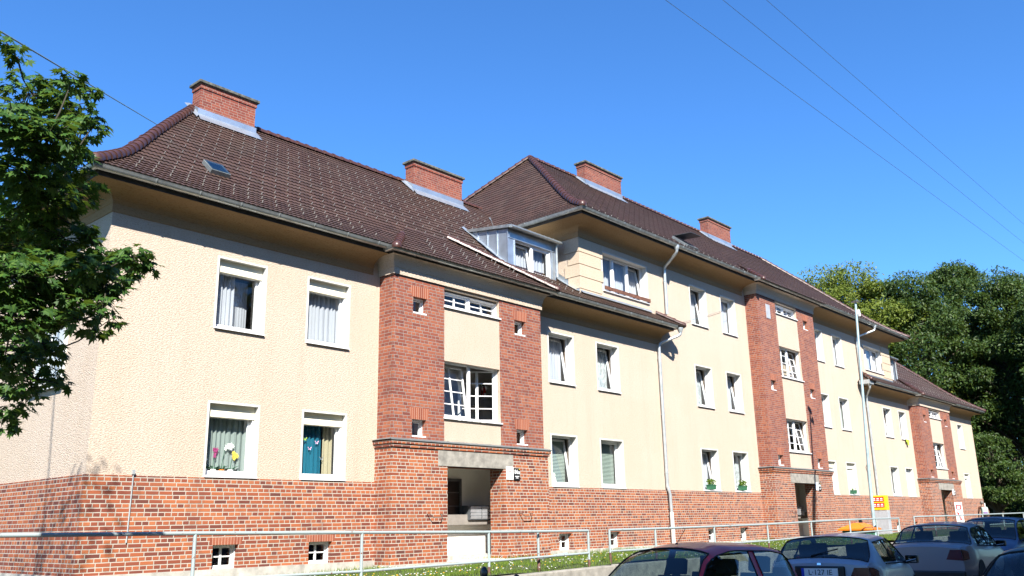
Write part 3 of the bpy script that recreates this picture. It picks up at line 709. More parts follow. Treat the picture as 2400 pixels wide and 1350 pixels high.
# pent strips in front of the upper block
PP = [p for p in LP if p[0] < .1]; PP = [(-.70, 7.17), (-.08, 7.56), (.02, 7.63)]
addroof(tiled(PP, lambda d, z: (UX0 - .1, B1 + .68 - 1.15 * (d + .70)), front)); addroof(tiled(PP, lambda d, z: (B2 - .68 + 1.15 * (d + .70), UX1 + .1), front))
for sx, xe, xi in ((1, B1 + .68, B1 - .12), (-1, B2 - .68, B2 + .12)):
    m = MB(); m.poly([(xe, -.70, 7.17), (xe - sx * .02, -.02, 7.17), (xi, .0, 7.63)]); m.poly([(xe, -.7, 7.15), (xe, 0, 7.15), (xi, 0, 7.15), (xi, -.7, 7.15)])
    part(m, 'pent_roof_end', 'tile', recalc=False)
# small hipped roofs over the stair towers
def tower_roof(t, prof, z0, d0, dm):
    a0, a1 = t - .30 - .04, t + TW + .34; zz = interp(prof, dm) + .03; zz0 = z0
    pr = [(d0, zz0), ((d0 + dm) / 2, (zz0 + zz) / 2 - .02), (dm, zz)]
    k = 1.0
    addroof(tiled(pr, lambda d, z: (a0 + k * (d - d0), a1 - k * (d - d0)), front)); return (a0, a1, pr)
    m = MB(); m.poly([(a0, d0, zz0 - .02), (a0 + k * (dm - d0), dm, zz - .02), (a0, dm * .6, interp(prof, dm * .6) - .05), (a0, d0 + .2, zz0 - .04)])
    m.poly([(a1, d0, zz0 - .02), (a1 - k * (dm - d0), dm, zz - .02), (a1, dm * .6, interp(prof, dm * .6) - .05), (a1, d0 + .2, zz0 - .04)]); part(m, 'valley_flashing', 'zinc_dark', recalc=False)
    return (a0, a1, pr)
caps = []
for t, prof, z0, d0, dm in ((T[0], LP, 7.05, -.93, 1.25), (T[1], UP, 9.93, -1.03, 1.1), (T[2], LP, 7.05, -.93, 1.25)):
    a0, a1, pr = tower_roof(t, prof, z0, d0, dm)
    caps.append([(a0 + (d - d0), d, z) for d, z in resample_t] if False else [(a0 + .05 + (p.x - d0), p.x, p.y + .06) for p in resample(pr[:1] + [(d0 + 1.15, pr[0][1] + (pr[2][1] - pr[0][1]) * 1.15 / (dm - d0))], .3)])
    if t == T[0]: caps.append([(a1 - .05 - (p.x - d0), p.x, p.y + .10) for p in resample([pr[0], pr[2]], .3)])
def ridge_caps(path, r=.115, step=.33, flare=.018, start_cap=True):
    pts = resample3(path, step); m = MB()
    for i in range(len(pts) - 1):
        a, b = pts[i], pts[i + 1]; t = (b - a).normalized(); s_ = t.cross(Vector((0, 0, 1))).normalized(); u = s_.cross(t).normalized()
        base = len(m.v)
        for q, rr in ((a - t * .03, r + flare), (a + t * .05, r + flare), (a + t * .06, r + .004), (b + t * .0, r - .006)):
            for k in range(9):
                an = math.pi * (k / 8 * 1.1 - .05); m.v.append(tuple(q + s_ * (rr * math.cos(an)) + u * (rr * math.sin(an) - .03)))
        for j in range(3):
            for k in range(8): m.f.append((base + j * 9 + k, base + j * 9 + k + 1, base + (j + 1) * 9 + k + 1, base + (j + 1) * 9 + k))
        m.f.append(tuple(base + k for k in range(9)))
    if start_cap:
        a = pts[0]; t = (pts[1] - pts[0]).normalized(); s_ = t.cross(Vector((0, 0, 1))).normalized(); u = s_.cross(t).normalized(); base = len(m.v)
        for j in range(5):
            ph = j / 4 * math.pi / 2; q = a - t * (r * 1.2 * math.sin(ph)); rr = (r + .02) * math.cos(ph) + .001
            for k in range(9): an = math.pi * (k / 8 * 1.1 - .05); m.v.append(tuple(q + s_ * (rr * math.cos(an)) + u * (rr * math.sin(an) - .03)))
        for j in range(4):
            for k in range(8): m.f.append((base + j * 9 + k, base + j * 9 + k + 1, base + (j + 1) * 9 + k + 1, base + (j + 1) * 9 + k))
    return m
def resample3(path, step):
    pts = [Vector(p) for p in path]; L = [0]
    for a, b in zip(pts, pts[1:]): L.append(L[-1] + (b - a).length)
    n = max(1, round(L[-1] / step)); res = []
    for k in range(n + 1):
        s = L[-1] * k / n
        for i in range(len(L) - 1):
            if s <= L[i + 1] + 1e-9: res.append(pts[i].lerp(pts[i + 1], (s - L[i]) / (L[i + 1] - L[i]))); break
    return res
def cap(path, **k): part(ridge_caps(path, **k), 'ridge_tiles', 'ridge', smooth=True, auto=50, recalc=False)
cap([(hl(d), d, z + .07) for d, z in LP]); cap([(hr(d), d, z + .07) for d, z in LP]); cap([(hl(d), 10 - d, z + .07) for d, z in LP])
cap([(hul(d), d, z + .07) for d, z in UP]); cap([(hur(d), d, z + .07) for d, z in UP]); cap([(hul(d), 10 - d, z + .07) for d, z in UP])
cap([(hl(5), 5, 11.88), (UX0 + .8, 5, 11.88)], start_cap=False); cap([(hr(5), 5, 11.88), (UX1 - .8, 5, 11.88)], start_cap=False)
cap([(hur(5) - .1, 5, 14.80), (hul(5) + .1, 5, 14.80)], start_cap=False)
for c in caps: cap(c, r=.10, step=.22 if len(c) < 5 else .33)
cap([(B1 + .62, -.66, 7.27), (B1 - .1, -.02, 7.70)], r=.09); cap([(B2 - .62, -.66, 7.27), (B2 + .1, -.02, 7.70)], r=.09)

# snow guards: short bright hooks lying on the tiles
def guards():
    L = []
    def region(prof, lim, pitch_a, to_rows, a_org, skip=None):
        rows = resample(prof, .242)
        for r in range(2, len(rows) - 1):
            p = rows[r]; t = (rows[r + 1] - p).normalized(); a0, a1 = lim(p.x, p.y)
            k = math.floor((a0 + .4 - a_org) / pitch_a)
            if r % 2 or p.x > 4.25: continue
            a = a_org + k * pitch_a + .04 - (r // 2 % 3) * TWD
            while a < a1 - .3:
                if a > a0 + .35 and not (skip and skip(a, p.x)): L.append((a, p, t))
                a += pitch_a
    sk = lambda a, d: any(t - .3 < a < t + TW + .3 and d < 1.0 for t in T) or (14.4 < a < 17.0 and .3 < d < 2.6) or (44.9 < a < 47.5 and .3 < d < 2.6) or (5.3 < a < 6.1 and .7 < d < 1.7)
    region(LP, lambda d, z: (hl(d), xin(z)), TWD * 3, None, 0, sk); n1 = len(L)
    region(UP, lambda d, z: (hul(d), hur(d)), TWD * 3, None, 0, lambda a, d: T[1] - .3 < a < T[1] + TW + .3 and d < .9)
    region(LP, lambda d, z: (UX0 + UX1 - xin(z), hr(d)), TWD * 3, None, 0, sk)
    for t, z in ((T[0], 7.05), (T[2], 7.05)):
        for r in range(4):
            for k in range(6):
                a = t + 1.2 + k * .62 + r * .18; d = -.6 + r * .28; L.append((a, Vector((d, 7.05 + (d + .93) * .74)), Vector((.8, .6))))
    return L
def guard_mesh(m, a, p, t):
    n = Vector((-t.y, t.x)); 
    if n.y < 0: n = -n
    b = p + n * .012
    P = [b - n * .02, b + n * .082, b + n * .082 + t * .012, b - n * .02 + t * .012]
    for q0, q1 in ((0, 1), (1, 2), (2, 3)):
        m.quad((a, P[q0].x, P[q0].y), (a + .017, P[q0].x, P[q0].y), (a + .017, P[q1].x, P[q1].y), (a, P[q1].x, P[q1].y))
    for dx in (0, .017): m.quad(*[(a + dx, p_.x, p_.y) for p_ in P])
M['guard_shaded'] = simple('snow_guard_shaded', (.05, .035, .028), .6)  # upper-roof copy of the guard metal, its shaded side painted into the colour
M['guard'] = simple('snow_guard_aluminium', (.37, .35, .32), .5, .1, var=.1)
GL = guards(); cx, cy = cam.location.x, cam.location.y
GL.sort(key=lambda q: (q[0] - cx) ** 2 + (q[1].x - cy) ** 2)
for q in GL[:100]:
    m = MB(); guard_mesh(m, *q); part(m, 'snow_guard', 'guard', recalc=False)
for mt_, up in (('guard', False), ('guard_shaded', True)):
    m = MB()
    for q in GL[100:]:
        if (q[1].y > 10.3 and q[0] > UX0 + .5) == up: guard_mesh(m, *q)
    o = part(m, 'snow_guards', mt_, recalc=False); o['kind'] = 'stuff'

# chimneys
def chimney(x0, x1, y0, y1, zb, zt, prof, flz):
    m = MB(); m.box(x0, x1, y0, y1, zb, zt - .14); m.box(x0 - .025, x1 + .025, y0 - .025, y1 + .025, zt - .14, zt)
    c = part(m, 'chimney', 'brick_ch')
    m = MB(); m.box(x0 - .085, x1 + .085, y0 - .085, y1 + .085, zt + .001, zt + .08); m.box(x0 - .02, x1 + .02, y0 - .02, y1 + .02, zt + .076, zt + .10); part(m, 'chimney_cap', 'cap', c, bevel=.02)
    m = MB(); zf = interp(prof, y0 - .18) + .07
    m.quad((x0 - .05, y0 - .02, flz), (x1 + .05, y0 - .02, flz), (x1 + .05, y0 - .02, flz - .3), (x0 - .05, y0 - .02, flz - .3))
    m.quad((x0 - .05, y0 - .02, interp(prof, y0 - .02) + .12), (x1 + .05, y0 - .02, interp(prof, y0 - .02) + .12), (x1 + .1, y0 - .28, interp(prof, y0 - .28) + .07), (x0 - .1, y0 - .28, interp(prof, y0 - .28) + .07))
    for x, s in ((x0, -1), (x1, 1)):
        m.quad((x + s * .012, y0 - .02, flz), (x + s * .012, y0 - .02, flz - .5), (x + s * .012, 5, flz - .2), (x + s * .012, 5, flz + .35))
        m.quad((x + s * .012, y0 - .02, interp(prof, y0) + .1), (x + s * .16, y0 - .2, interp(prof, y0 - .2) + .07), (x + s * .16, 5, interp(prof, 5) + .1), (x + s * .012, 5, interp(prof, 5) + .14))
    part(m, 'flashing', 'zinc_blue', c, recalc=False)
chimney(6.70, 8.37, 4.45, 4.87, 10.8, 12.37, LP, interp(LP, 4.45) + .26)
chimney(14.35, 16.60, 4.45, 4.85, 10.8, 12.43, LP, interp(LP, 4.45) + .26)
chimney(23.9, 26.48, 4.45, 4.90, 13.8, 15.31, UP, interp(UP, 4.45) + .26)
chimney(34.02, 36.30, 4.45, 4.90, 13.8, 15.38, UP, interp(UP, 4.45) + .26)

# dormers
def dormer(x0, x1, pipe_x):
    yf = .62; zt = 9.24; zb = interp(LP, yf) - .05; yb = 2.35; zrb = 9.50
    m = MB(); m.quad((x0, yf, zb), (x0, yf, zt), (x0, yb, zrb), (x0, yb, zb)); m.quad((x1, yf, zb), (x1, yb, zb), (x1, yb, zrb), (x1, yf, zt))
    fr = wall_front(yf, x0, x1, zb, zt, [(x0 + .28, x1 - .22, zb + .05, zt - .27)], .12); b = len(m.v); m.v += fr.v; m.f += [tuple(b + i for i in f) for f in fr.f]
    d = part(m, 'dormer', 'zinc_blue', recalc=False)
    for y in (.62, 1.05, 1.45, 1.85): 
        for x, s in ((x0, -1), (x1, 1)): part(MB().box(min(x, x + s * .03), max(x, x + s * .03), y - .012, y + .012, interp(LP, y) + .02, zt + (zrb - zt) * (y - yf) / (yb - yf)), 'standing_seam', 'zinc_blue', d)
    m = MB()
    m.box(x0 - .005, x1 + .005, yf - .02, yf + .0, zt - .27, zt - .25); m.box(x0 + .27, x0 + .285, yf - .03, yf, zb, zt - .27); m.box(x1 - .235, x1 - .22, yf - .03, yf, zb, zt - .27)
    part(m, 'front_trim', 'zinc_blue', d)
    m = MB(); a = .09
    P = [(x0 - a, yf - .14, zt + .0), (x1 + a, yf - .14, zt), (x1 + a, yb + .25, zrb + .04), (x0 - a, yb + .25, zrb + .04)]
    m.poly([(p[0], p[1], p[2] + .09) for p in P]); m.poly(list(reversed(P)))
    for i in range(4):
        p, q = P[i], P[(i + 1) % 4]; m.quad(p, q, (q[0], q[1], q[2] + .09), (p[0], p[1], p[2] + .09))
    x = x0
    while x < x1: m.box(x, x + .02, yf - .14, yf - .1, zt + .09, zt + .12); x += .22
    part(m, 'dormer_roof', 'zinc', d, recalc=False)
    m = MB(); m.tube([(x0 - .05, yf - .2, zt + .03), (x1 + .12, yf - .2, zt + .01)], .05, 10); part(m, 'dormer_gutter', 'zinc', d, smooth=True, auto=50)
    m = MB(); m.tube([(pipe_x, yf - .19, zt), (pipe_x, yf - .10, zt - .1), (pipe_x, yf - .10, interp(LP, yf) + .1)], .035, 8); part(m, 'dormer_downpipe', 'downpipe', d, smooth=True, auto=50)
    # side flashing
    for x, s in ((x0, -1), (x1, 1)):
        m = MB(); m.quad((x + s * .01, yf - .2, interp(LP, yf - .2) + .1), (x + s * .12, yf - .2, interp(LP, yf - .2) + .07), (x + s * .12, yb + .1, interp(LP, yb + .1) + .07), (x + s * .01, yb + .1, interp(LP, yb + .1) + .11))
        part(m, 'dormer_flashing', 'zinc_blue', d, recalc=False)
    window(x0 + .28, x1 - .22, zb + .06, zt - .27, y=yf + .01, curtain='sheer', split=2, tilt=[0], depth=.05, surround=False, fr=.055, sillp=False)
dormer(14.68, 16.88, 16.85); dormer(44.95, 47.0, 46.95)
# flashing strips where the lower roof meets the upper walls
for x, s_ in ((UX0, -1), (UX1, 1)):
    m = MB(); ys = [-.02 + k * .25 for k in range(16)]
    for a, b in zip(ys, ys[1:]):
        za, zb_ = interp(LP, a), interp(LP, b)
        if za > 10.2: break
        m.quad((x + s_ * .012, a, za + .22), (x + s_ * .012, b, zb_ + .22), (x + s_ * .012, b, zb_ + .05), (x + s_ * .012, a, za + .05)); m.quad((x + s_ * .012, a, za + .075), (x + s_ * .012, b, zb_ + .075), (x + s_ * .2, b, zb_ + .07), (x + s_ * .2, a, za + .07))
    part(m, 'flashing', 'zinc_blue', recalc=False)
m = MB(); m.box(UX0 - .02, BW[1] + .1, -.06, -.036, 7.63, 7.70); m.quad((UX0 - .03, -.06, 7.68), (BW[1] + .1, -.06, 7.68), (BW[1] + .1, -.16, 7.60), (UX0 - .03, -.16, 7.60)); part(m, 'flashing', 'zinc_blue', recalc=False)
part(MB().box(BW2[0] - .1, UX1 + .02, -.06, -.036, 7.63, 7.70), 'flashing', 'zinc_blue')
# valley strip between lower roof and the upper hip
m = MB(); pv = None
for k in range(9):
    d = 2.95 + k * .26; z = interp(LP, d) + .075; x = xin(z)
    q = (x - .02, d, z)
    if pv: m.quad((pv[0] - .2, pv[1], pv[2]), (pv[0] + .12, pv[1] - .02, pv[2] + .05), (q[0] + .12, q[1] - .02, q[2] + .05), (q[0] - .2, q[1], q[2]))
    pv = q
    if k > 4: break
part(m, 'valley_flashing', 'zinc', recalc=False)

# skylights
def skylight(x0, x1, d0, d1, prof, opened=0):
    z0, z1 = interp(prof, d0), interp(prof, d1); t = Vector((0, d1 - d0, z1 - z0)); L = t.length; ang = math.atan2(z1 - z0, d1 - d0)
    mt = Matrix.Translation((x0, d0, z0)) @ Matrix.Rotation(ang, 4, 'X')
    m = MB(); 
    for (sx, sy, cx_, cy_) in ((x1 - x0, .06, (x1 - x0) / 2, .03), (x1 - x0, .06, (x1 - x0) / 2, L - .03), (.06, L - .12, .03, L / 2), (.06, L - .12, x1 - x0 - .03, L / 2)): m.obox(mt, sx, sy, .10, (cx_, cy_, .07))
    s = part(m, 'skylight', 'zinc_dark', bevel=.005)
    lid = mt @ Matrix.Translation((0, L if opened else 0, .125)) @ Matrix.Rotation(R(-opened), 4, 'X') @ Matrix.Translation((0, -L if opened else 0, 0))
    m = MB(); m.obox(lid, x1 - x0 - .04, L - .04, .012, ((x1 - x0) / 2, L / 2, 0)); part(m, 'skylight_pane', 'carglass' if not opened else 'darkgrey', s)
    m = MB(); m.obox(mt, x1 - x0 - .1, L - .1, .005, ((x1 - x0) / 2, L / 2, .05)); part(m, 'skylight_liner', 'darkgrey', s)
skylight(5.26, 5.74, 1.0, 1.40, LP); skylight(24.6, 25.4, .35, 1.0, UP, 35)

# downpipes
def downpipe(top, x, y0, ztop, elbow, zb, jog=None):
    m = MB(); r = .052
    if jog: pts = [top, (top[0], top[1], top[2] - .18), ((top[0] * .3 + x * .7), -.16, elbow + .12), (x, -.10, elbow), (x, -.09, zb)]
    else: pts = [top, (top[0], top[1], top[2] - .18), (x, -.10, elbow), (x, -.09, zb)]
    # round the bends
    P = [Vector(p) for p in pts]; Q = [P[0]]
    for i in range(1, len(P) - 1):
        a, b, c = P[i - 1], P[i], P[i + 1]; la = min(.14, (b - a).length * .4); lc = min(.14, (c - b).length * .4)
        s_ = b + (a - b).normalized() * la; e = b + (c - b).normalized() * lc
        for k in range(5): t = k / 4; Q.append(s_.lerp(b, t).lerp(b.lerp(e, t), t))
    Q.append(P[-1]); m.tube(Q, r, 12)
    z = elbow - .5
    while z > zb + .2: m.lathe([(r + .006, -.02), (r + .012, -.02), (r + .012, .02), (r + .006, .02)], (x, -.092, z), 12); z -= 1.9
    m.lathe([(r + .01, -.06), (r + .045, .03), (r + .045, .1)], (top[0], top[1], top[2] - .03), 12)
    return m
part(downpipe((21.9, -.80, 9.95), 22.15, 0, 0, 9.42, 7.72), 'downpipe', 'downpipe', smooth=True, auto=50)
m = downpipe((22.0, -.66, 7.05), 21.48, 0, 0, 6.58, 1.80); m.tube([(21.48, -.09, 1.85), (21.5, -.11, 1.72), (21.52, -.14, 1.6), (21.54, -.14, 1.0)], .052, 12); 
part(m, 'downpipe', 'downpipe', smooth=True, auto=50)
m = MB(); m.tube([(21.54, -.14, 1.02), (21.56, -.14, -.1)], .068, 12); part(m, 'downpipe_foot', 'white_wall', smooth=True, auto=50)
part(downpipe((40.5, -.80, 9.95), 39.8, 0, 0, 9.42, 7.3), 'downpipe', 'downpipe', smooth=True, auto=50)
m = downpipe((39.7, -.5, 7.0), 40.2, 0, 0, 6.5, -.05); m.box(39.35, 39.95, -.62, -.15, 7.0, 7.2); part(m, 'downpipe', 'downpipe', smooth=True, auto=50)
# grounding conductor rod and cable on the left base wall
m = MB(); m.tube([(3.63, -.05, .55), (3.65, -.05, 1.75)], .012, 6); m.box(3.62, 3.67, -.08, -.03, 1.74, 1.82); part(m, 'conduit', 'downpipe')
# left gable window
m = MB(); m.box(XL - .03, XL - .001, 1.40, 2.85, 3.46, 4.95); wg = part(m, 'window', 'white_wall')
m = MB(); m.quad((XL - .034, 1.52, 3.58), (XL - .034, 2.73, 3.58), (XL - .034, 2.73, 4.85), (XL - .034, 1.52, 4.85)); part(m, 'pane', 'glass', wg, recalc=False)
m = MB(); m.box(XL - .045, XL - .031, 2.08, 2.16, 3.56, 4.86); m.box(XL - .09, XL - .03, 1.36, 2.9, 3.42, 3.46); part(m, 'frame', 'pvc', wg)
#PART2
# ------------------------------------------------------------------ letter boxes, signs, small things on the house
def letterboxes(x, z0=.86):
    t = thing('mailbox_bank', LBL.pop(0), 'mailboxes', (x, .62, z0), group='mailbox banks in the entrances')
    m = MB(); m.box(-.02, 1.0, -.30, .0, 0, .36); m.build('housing', M['darkgrey'], t, bevel=.01)
    for r_ in range(4):
        for c in range(2):
            m = MB(); a = .03 + c * .42; m.quad((a, -.305, .03 + r_ * .082), (a + .4, -.305, .03 + r_ * .082), (a + .4, -.325, .095 + r_ * .082), (a, -.325, .095 + r_ * .082))
            m.quad((a, -.325, .095 + r_ * .082), (a + .4, -.325, .095 + r_ * .082), (a + .4, -.303, .10 + r_ * .082), (a, -.303, .10 + r_ * .082)); m.build('flap', M['lgrey'], t, recalc=False)
    m = MB(); m.box(.86, .94, -.34, -.301, .0, .36); m.build('side_post', M['lgrey'], t)
LBL = ['grey bank of mailboxes inside the nearest brick entrance, beside its dark window', 'grey bank of mailboxes inside the middle entrance, under the pole shadow on the lintel', 'grey bank of mailboxes inside the farthest entrance']
for t_ in T: letterboxes(t_ + 3.35)

def text(name, body, size, loc, rot, mat, parent, ext=.001, align='CENTER'):
    c = bpy.data.curves.new(name, 'FONT'); c.body = body; c.size = size; c.align_x = align; c.align_y = 'CENTER'; c.extrude = ext; c.materials.append(M[mat])
    o = bpy.data.objects.new(name, c); COL.objects.link(o); o.location = loc; o.rotation_euler = rot
    dg = bpy.context.evaluated_depsgraph_get(); me = bpy.data.meshes.new_from_object(o.evaluated_get(dg)); me.name = name
    q = bpy.data.objects.new(name, me); COL.objects.link(q); q.location = loc; q.rotation_euler = rot; q.parent = parent; bpy.data.objects.remove(o); return q
FR = (R(90), 0, 0)
def house_signs(x, lab1, lab2, num):
    t = thing('house_sign', lab1, 'sign', (x, -.585, 2.0), group=None)
    m = MB(); m.box(-.13, .13, -.02, 0, -.16, .16); m.build('board', M['signwhite'], t, bevel=.004)
    m = MB()
    m.poly([(-.05, -.022, .07), (-.03, -.022, 0), (0, -.022, .045), (.03, -.022, 0), (.05, -.022, .07), (.035, -.022, .07), (.022, -.022, .03), (0, -.022, .08), (-.022, -.022, .03), (-.035, -.022, .07)])
    m.poly([(-.03, -.022, -.005), (.03, -.022, -.005), (0, -.022, -.04)]); m.build('emblem', M['red'], t, recalc=False)
    m = MB()
    for z in (-.075, -.1): m.box(-.09, .09, -.0215, -.02, z, z + .012)
    m.build('fine_print', M['lgrey'], t)
    t = thing('number_sign', lab2, 'sign', (x + .27, -.585, 1.98))
    m = MB(); m.box(-.115, .115, -.02, 0, -.155, .155); m.build('board', M['black'], t, bevel=.004)
    text('number', num, .15, (0, -.0215, .055), FR, 'signwhite', t)
    m = MB(); m.box(-.08, .08, -.0215, -.02, -.06, -.045); m.box(-.05, .05, -.0215, -.02, -.10, -.085); m.build('fine_print', M['signwhite'], t)
    m = MB(); m.box(.075, .105, -.0215, -.02, .12, .145); m.build('yellow_tab', M['yellow'], t)
house_signs(13.22, 'white enamel sign with a small red emblem beside the nearest entrance lintel', 'black house number sign reading 86a on the nearest brick porch', '86a')
house_signs(32.05, 'white enamel sign with red emblem right of the middle entrance', 'small dark number sign right of the middle entrance', '86')
house_signs(50.3, 'white enamel sign with red emblem right of the farthest entrance', 'small dark number sign right of the farthest entrance', '84')

# fire extinguisher in the stair hall behind the open window
t = thing('fire_extinguisher', 'red fire extinguisher hanging in the stairwell behind the open white window', 'fire extinguisher', (13.40, .48, 3.84))
m = MB(); m.lathe([(.0, 0), (.06, .0), (.075, .03), (.075, .42), (.06, .48), (.03, .51)], (0, 0, 0), 16); m.build('cylinder', M['red'], t, smooth=True, auto=40)
m = MB(); m.box(-.02, .02, -.05, .05, .51, .57); m.tube([(0, -.03, .55), (-.08, -.05, .5), (-.09, -.05, .2)], .012, 6); m.tube([(-.02, 0, .57), (.0, -.08, .62), (.02, -.1, .6)], .012, 6); m.build('valve', M['black'], t)
m = MB(); m.box(-.05, .03, -.079, -.072, .18, .34); m.build('label_plate', M['signwhite'], t)

# orchids behind the lower left window
def orchid(x, y, z, h, bend, mat, potmat, label, n=9, seed=1):
    rg = random.Random(seed); t = thing('orchid', label, 'potted plant', (x, y, z), group='potted orchids on the window ledge')
    m = MB(); m.lathe([(.045, 0), (.062, .10), (.066, .10), (.066, .115), (.05, .115)], (0, 0, 0), 14); m.build('pot', M[potmat], t, smooth=True, auto=40)
    m = MB()
    for k in range(6):
        a = rg.uniform(0, 6.28); L = rg.uniform(.14, .24); d = Vector((math.cos(a), math.sin(a) * .4, rg.uniform(.15, .7))).normalized(); sd = d.cross(Vector((0, 0, 1))).normalized() * .028
        b = Vector((0, 0, .11)); c = b + d * L * .55; e = b + d * L - Vector((0, 0, .03)); m.quad(b, c + sd, e, c - sd)
    m.build('leaves', M['green_box'], t, recalc=False)
    pts = [(0, 0, .1), (bend * .1, 0, h * .5), (bend * .4, 0, h * .85), (bend * .8, 0, h), (bend * 1.2, 0, h * .93)]
    m = MB(); m.tube(pts, .004, 5); m.build('stem', M['green_box'], t)
    m = MB()
    for k in range(n):
        f = k / (n - 1); c = Vector(pts[2]).lerp(Vector(pts[3]), f * 2) if f < .5 else Vector(pts[3]).lerp(Vector(pts[4]), f * 2 - 1); c += Vector((rg.uniform(-.04, .04), -.02 + rg.uniform(-.02, .02), rg.uniform(-.06, .03)))
        for q in range(5):
            a = q * 1.2566 + rg.uniform(-.2, .2); r_ = .036; m.quad(c, c + Vector((math.cos(a - .45) * r_ * .8, -.008, math.sin(a - .45) * r_ * .8)), c + Vector((math.cos(a) * r_ * 1.2, -.003, math.sin(a) * r_ * 1.2)), c + Vector((math.cos(a + .45) * r_ * .8, -.008, math.sin(a + .45) * r_ * .8)))
    m.build('blossoms', M[mat], t, recalc=False)
orchid(5.22, .31, 1.79, .42, -.05, 'petal_w', 'petal_w', 'white orchid at the left edge of the lower left window', 14, 1)
orchid(5.42, .32, 1.79, .50, .02, 'petal_p', 'petal_w', 'purple orchid in a pale pot behind the lower left window', 9, 2)
orchid(5.60, .31, 1.79, .62, .16, 'petal_w', 'orange', 'tall white orchid in an orange pot behind the lower left window', 14, 3)
orchid(5.80, .32, 1.79, .44, .10, 'petal_y', 'petal_w', 'yellow orchid at the right of the orchid row in the window', 13, 4)
for i, (x, z, mt, lb) in enumerate(((7.55, 2.62, 'lime', 'green paper butterfly hanging top left behind the blue curtained window'), (7.86, 2.56, 'butterfly', 'pinkish paper butterfly hanging top right behind the blue curtained window'), (7.68, 2.42, 'butterfly', 'large violet paper butterfly hanging in the middle of the blue curtained window'), (8.0, 2.22, 'zinc_blue', 'turquoise paper butterfly hanging at right behind the blue curtained window'))):
    t = thing('paper_butterfly', lb, 'decoration', (x, .29, z), group='paper butterflies behind the window')
    for s_ in (-1, 1):
        m = MB(); m.poly([(0, 0, -.01), (s_ * .045, -.01, .04), (s_ * .05, -.01, .01), (s_ * .02, 0, -.005), (s_ * .035, -.01, -.035), (s_ * .01, 0, -.03)]); m.build('wing', M[mt], t, recalc=False)
    m = MB(); m.tube([(0, 0, -.03), (0, 0, .02)], .004, 5); m.build('body', M['black'], t)
# white ornament bird on the ledge of the ground-floor window right of the near porch
t = thing('bird_figurine', 'white bird shaped ornament behind the ground floor window with the grey blind', 'ornament', (16.15, .34, 1.79))
m = MB(); m.lathe([(.02, 0), (.05, .03), (.07, .1), (.05, .2), (.025, .25), (.04, .29), (.03, .33), (.005, .35)], (0, 0, 0), 12); m.build('body', M['petal_w'], t, smooth=True)
m = MB(); m.tube([(.02, 0, .3), (.08, 0, .29)], [.015, .002], 6); m.build('beak', M['petal_y'], t)

def flowerbox(x, label, seed, z=1.78, plants=True):
    rg = random.Random(seed); t = thing('flower_box', label, 'flower box', (x, -.02, z), group='green flower boxes on window sills')
    m = MB(); n = 4; P = [(-.19, -.07, 0), (.19, -.07, 0), (.19, .07, 0), (-.19, .07, 0)]; Q = [(p[0] * 1.12, p[1] * 1.2, .15) for p in P]
    m.poly(list(reversed(P)))
    for i in range(4): m.quad(P[i], P[(i + 1) % 4], Q[(i + 1) % 4], Q[i])
    m.ring(-.22, .22, 0, .0, 0, 0, 0) if 0 else m.box(-.225, .225, -.092, .092, .14, .165); m.build('trough', M['green_box'], t)
    m = MB(); leafy(m, 160 if plants else 20, (0, 0, .16), (.2, .07, .18 if plants else .06), .07, rg); m.build('leaves', M['grass'], t, recalc=False)
    if plants:
        m = MB(); leafy(m, 14, (0, -.02, .2), (.19, .07, .14), .035, rg); m.build('blossoms', M['petal_w'], t, recalc=False)
flowerbox(24.45, 'green flower box with leafy plant on the ground floor sill nearest the white downpipe foot', 1)
flowerbox(26.75, 'green flower box with leafy plant on the sill just left of the middle stair tower', 2)
flowerbox(37.35, 'nearly bare green flower box before the closed roller shutter right of the middle tower', 3, plants=False)
t = thing('hanging_cloth', 'lime green cloth hanging over an upper window sill near the far stair tower', 'cloth', (45.4, -.08, 4.7))
m = MB()
for i in range(6):
    a = -.22 + i * .075; zz = -.1 - .22 * (1 if i in (2, 3, 4) else .3)
    m.quad((a, .12, .0), (a + .075, .12, .0), (a + .075, -.01 - .01 * (i % 2), -.02), (a, -.01 - .01 * ((i + 1) % 2), -.02)); m.quad((a, -.01 - .01 * ((i + 1) % 2), -.02), (a + .075, -.01 - .01 * (i % 2), -.02), (a + .075, -.02, zz), (a, -.02, zz))
m.build('cloth', M['lime'], t, recalc=False)

# ------------------------------------------------------------------ railings
def railing(posts, zt, zb, zg, label, y=-4.2, dark=()):
    t = thing('railing', label, 'railing', (posts[0], y, zg[0]), world=True, group='pipe railings along the lawn')
    for i, x in enumerate(posts):
        m = MB(); m.tube([(x, y, zt[i]), (x, y, zg[i] + .22)], .026, 10); p = m.build('post', M['rail'], t, smooth=True, auto=40)
        m = MB(); m.tube([(x, y, zg[i] + .24), (x, y, zg[i] - .12)], .027, 10); m.build('post_foot', M['rust'], p, smooth=True, auto=40)
    m = MB(); m.tube([(x, y, z) for x, z in zip(posts, zt)], .028, 10); m.build('top_rail', M['rail'], t, smooth=True, auto=40)
    m = MB(); m.tube([(x, y, z) for x, z in zip(posts, zb)], .023, 10); m.build('lower_rail', M['rail'], t, smooth=True, auto=40)
px0 = [-3.3, -.35, 2.63, 5.57, 8.58, 11.66]
railing(px0, [.745, .73, .70, .655, .605, .575], [.12, .1, .07, .05, .08, .12], [-.36, -.35, -.32, -.29, -.26, -.25], 'long pale pipe railing in front of the nearest brick porch, left of the gap')
t = thing('side_railing', 'short bent pipe rail crossing behind the near railing, beside the near porch', 'railing', (10.13, -4.05, -.2), world=True)
m = MB(); m.tube([(10.13, -4.1, .58), (10.13, -4.1, .12), (10.18, -4.08, .07), (11.3, -3.9, .12)], .028, 10); m.build('bent_pipe', M['rail'], t, smooth=True, auto=40)
